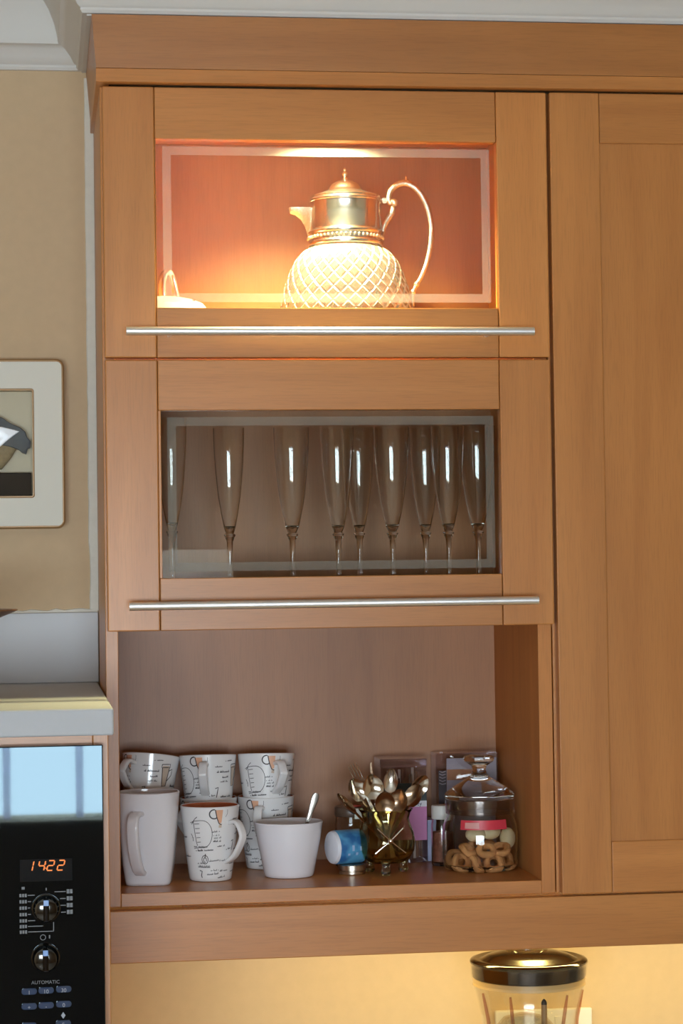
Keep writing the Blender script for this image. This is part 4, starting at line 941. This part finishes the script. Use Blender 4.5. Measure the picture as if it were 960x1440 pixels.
# ------------------------------------------------------------------ below the pelmet: blender, socket, lower worktop
LW = -.885
top('worktop', bx(-.0080, X1 - .01, -.30, YW - .0005, LW - .04, LW, bev=.003), stone_mat, 'lower white worktop under the beech wall cabinets', 'worktop', (1.2, 0, LW - .04))
top('base_cabinet', bx(-.0080, X1 - .02, -.27, YW - .0005, ZF, LW - .0405, bev=.001), wood_v, 'beech base cabinet below the lower worktop', 'cabinet', (1.2, 0, ZF))
so = thing('wall_socket', 'white double wall socket behind the blender', 'socket', (.647, YW, -.664))
part('plate', bx(.5740, .7205, YW - .0095, YW - .0004, -.664, -.5775, bev=.0025, seg=3), plain('socket_white', (.78, .76, .76), .35), so)
for x in (.625, .670): part('switch', bx(x - .007, x + .007, YW - .0125, YW - .0090, -.605, -.588, bev=.0012), plain('switch_white', (.74, .73, .73), .3), so)
bX, bY = .5800, .1000
bl = thing('blender', 'glass jug blender with a dark metallic lid, under the pelmet', 'blender', (bX, bY, LW))
part('motor_base', lathe([(0, LW), (.085, LW), (.088, LW + .006), (.080, LW + .070), (.066, LW + .115), (.060, LW + .118), (0, LW + .118)], 48, c=(bX, bY, 0)), plain('brushed_grey', (.4, .4, .4), .3, 1.0), bl)
JB, JT = LW + .120, -.4690
gp_o = [(0, JB), (.052, JB), (.055, JB + .004), (.0600, JB + .10), (.0665, -.545), (.0745, -.510), (.0800, -.490), (.0822, JT)]
gp_i = [(.0800, JT), (.0778, -.490), (.0720, -.512), (.0640, -.547), (.0572, JB + .10), (.050, JB + .012), (0, JB + .010)]
jug_ = part('jug', lathe(gp_o + gp_i, 64, c=(bX, bY, 0)), thin_glass('jug_glass', (.94, .93, .90), .06), bl, 'clear glass jug')
for a in (200, 238, 302, 340):
    a = math.radians(a)
    pts = [(bX + r * math.cos(a), bY + r * math.sin(a), z) for r, z in ((.0745, -.507), (.0700, -.527), (.0662, -.545), (.0632, -.580), (.0590, JB + .09))]
    part('rib', tube(pts, [.0016, .0026, .0026, .0026, .002], 8), thin_glass('rib_glass', (.80, .60, .52), .12), jug_)  # pink-brown reflections put into the tint of the clear ribs
lidb = part('lid', lathe([(0, -.4905), (.0770, -.4905), (.0788, -.4890), (.0795, -.4720), (.0812, -.4700), (.0818, -.4675), (.0800, -.4655), (.0740, -.4640), (.0690, -.4655), (.0660, -.4650), (.0560, -.4600), (.0380, -.4560), (.0180, -.4545), (0, -.4540)], 72, c=(bX, bY, 0)), plain('dark_chrome_lid', (.16, .145, .12), .13, 1.0), bl)
part('seal', lathe([(.0775, -.4990), (.0782, -.5000), (.0782, -.4906), (.0740, -.4906), (.0740, -.4990)], 64, c=(bX, bY, 0), closed=True), plain('amber_seal', (.62, .42, .18), .4), lidb)
part('filler_cap', lathe([(0, -.4575), (.0290, -.4575), (.0300, -.4540), (.0285, -.4480), (.0240, -.4455), (0, -.4450)], 40, c=(bX + .004, bY + .030, 0)), thin_glass('clear_cap', (.85, .80, .7), .12), lidb)
part('filter_dome', lathe([(.0440, -.640), (.0440, -.575), (.0405, -.558), (.0310, -.5475), (.0160, -.5425), (0, -.5415), (0, -.5435), (.0150, -.5445), (.0295, -.5493), (.0385, -.5590), (.0420, -.576), (.0420, -.640)], 48, c=(bX - .006, bY, 0)), thin_glass('clear_dome', (.93, .92, .90), .12), jug_)
b = tube([(bX + .0165, bY - .02, -.640), (bX + .0165, bY - .02, -.5260)], .0042, 12)
part('spindle', b, plain('amber_rod', (.45, .28, .13), .3), jug_)
part('spindle_tip', lathe([(0, -.5262), (.0042, -.5262), (.0038, -.5225), (.0014, -.5190), (0, -.5185)], 16, c=(bX + .0165, bY - .02, 0)), black_soft, jug_)
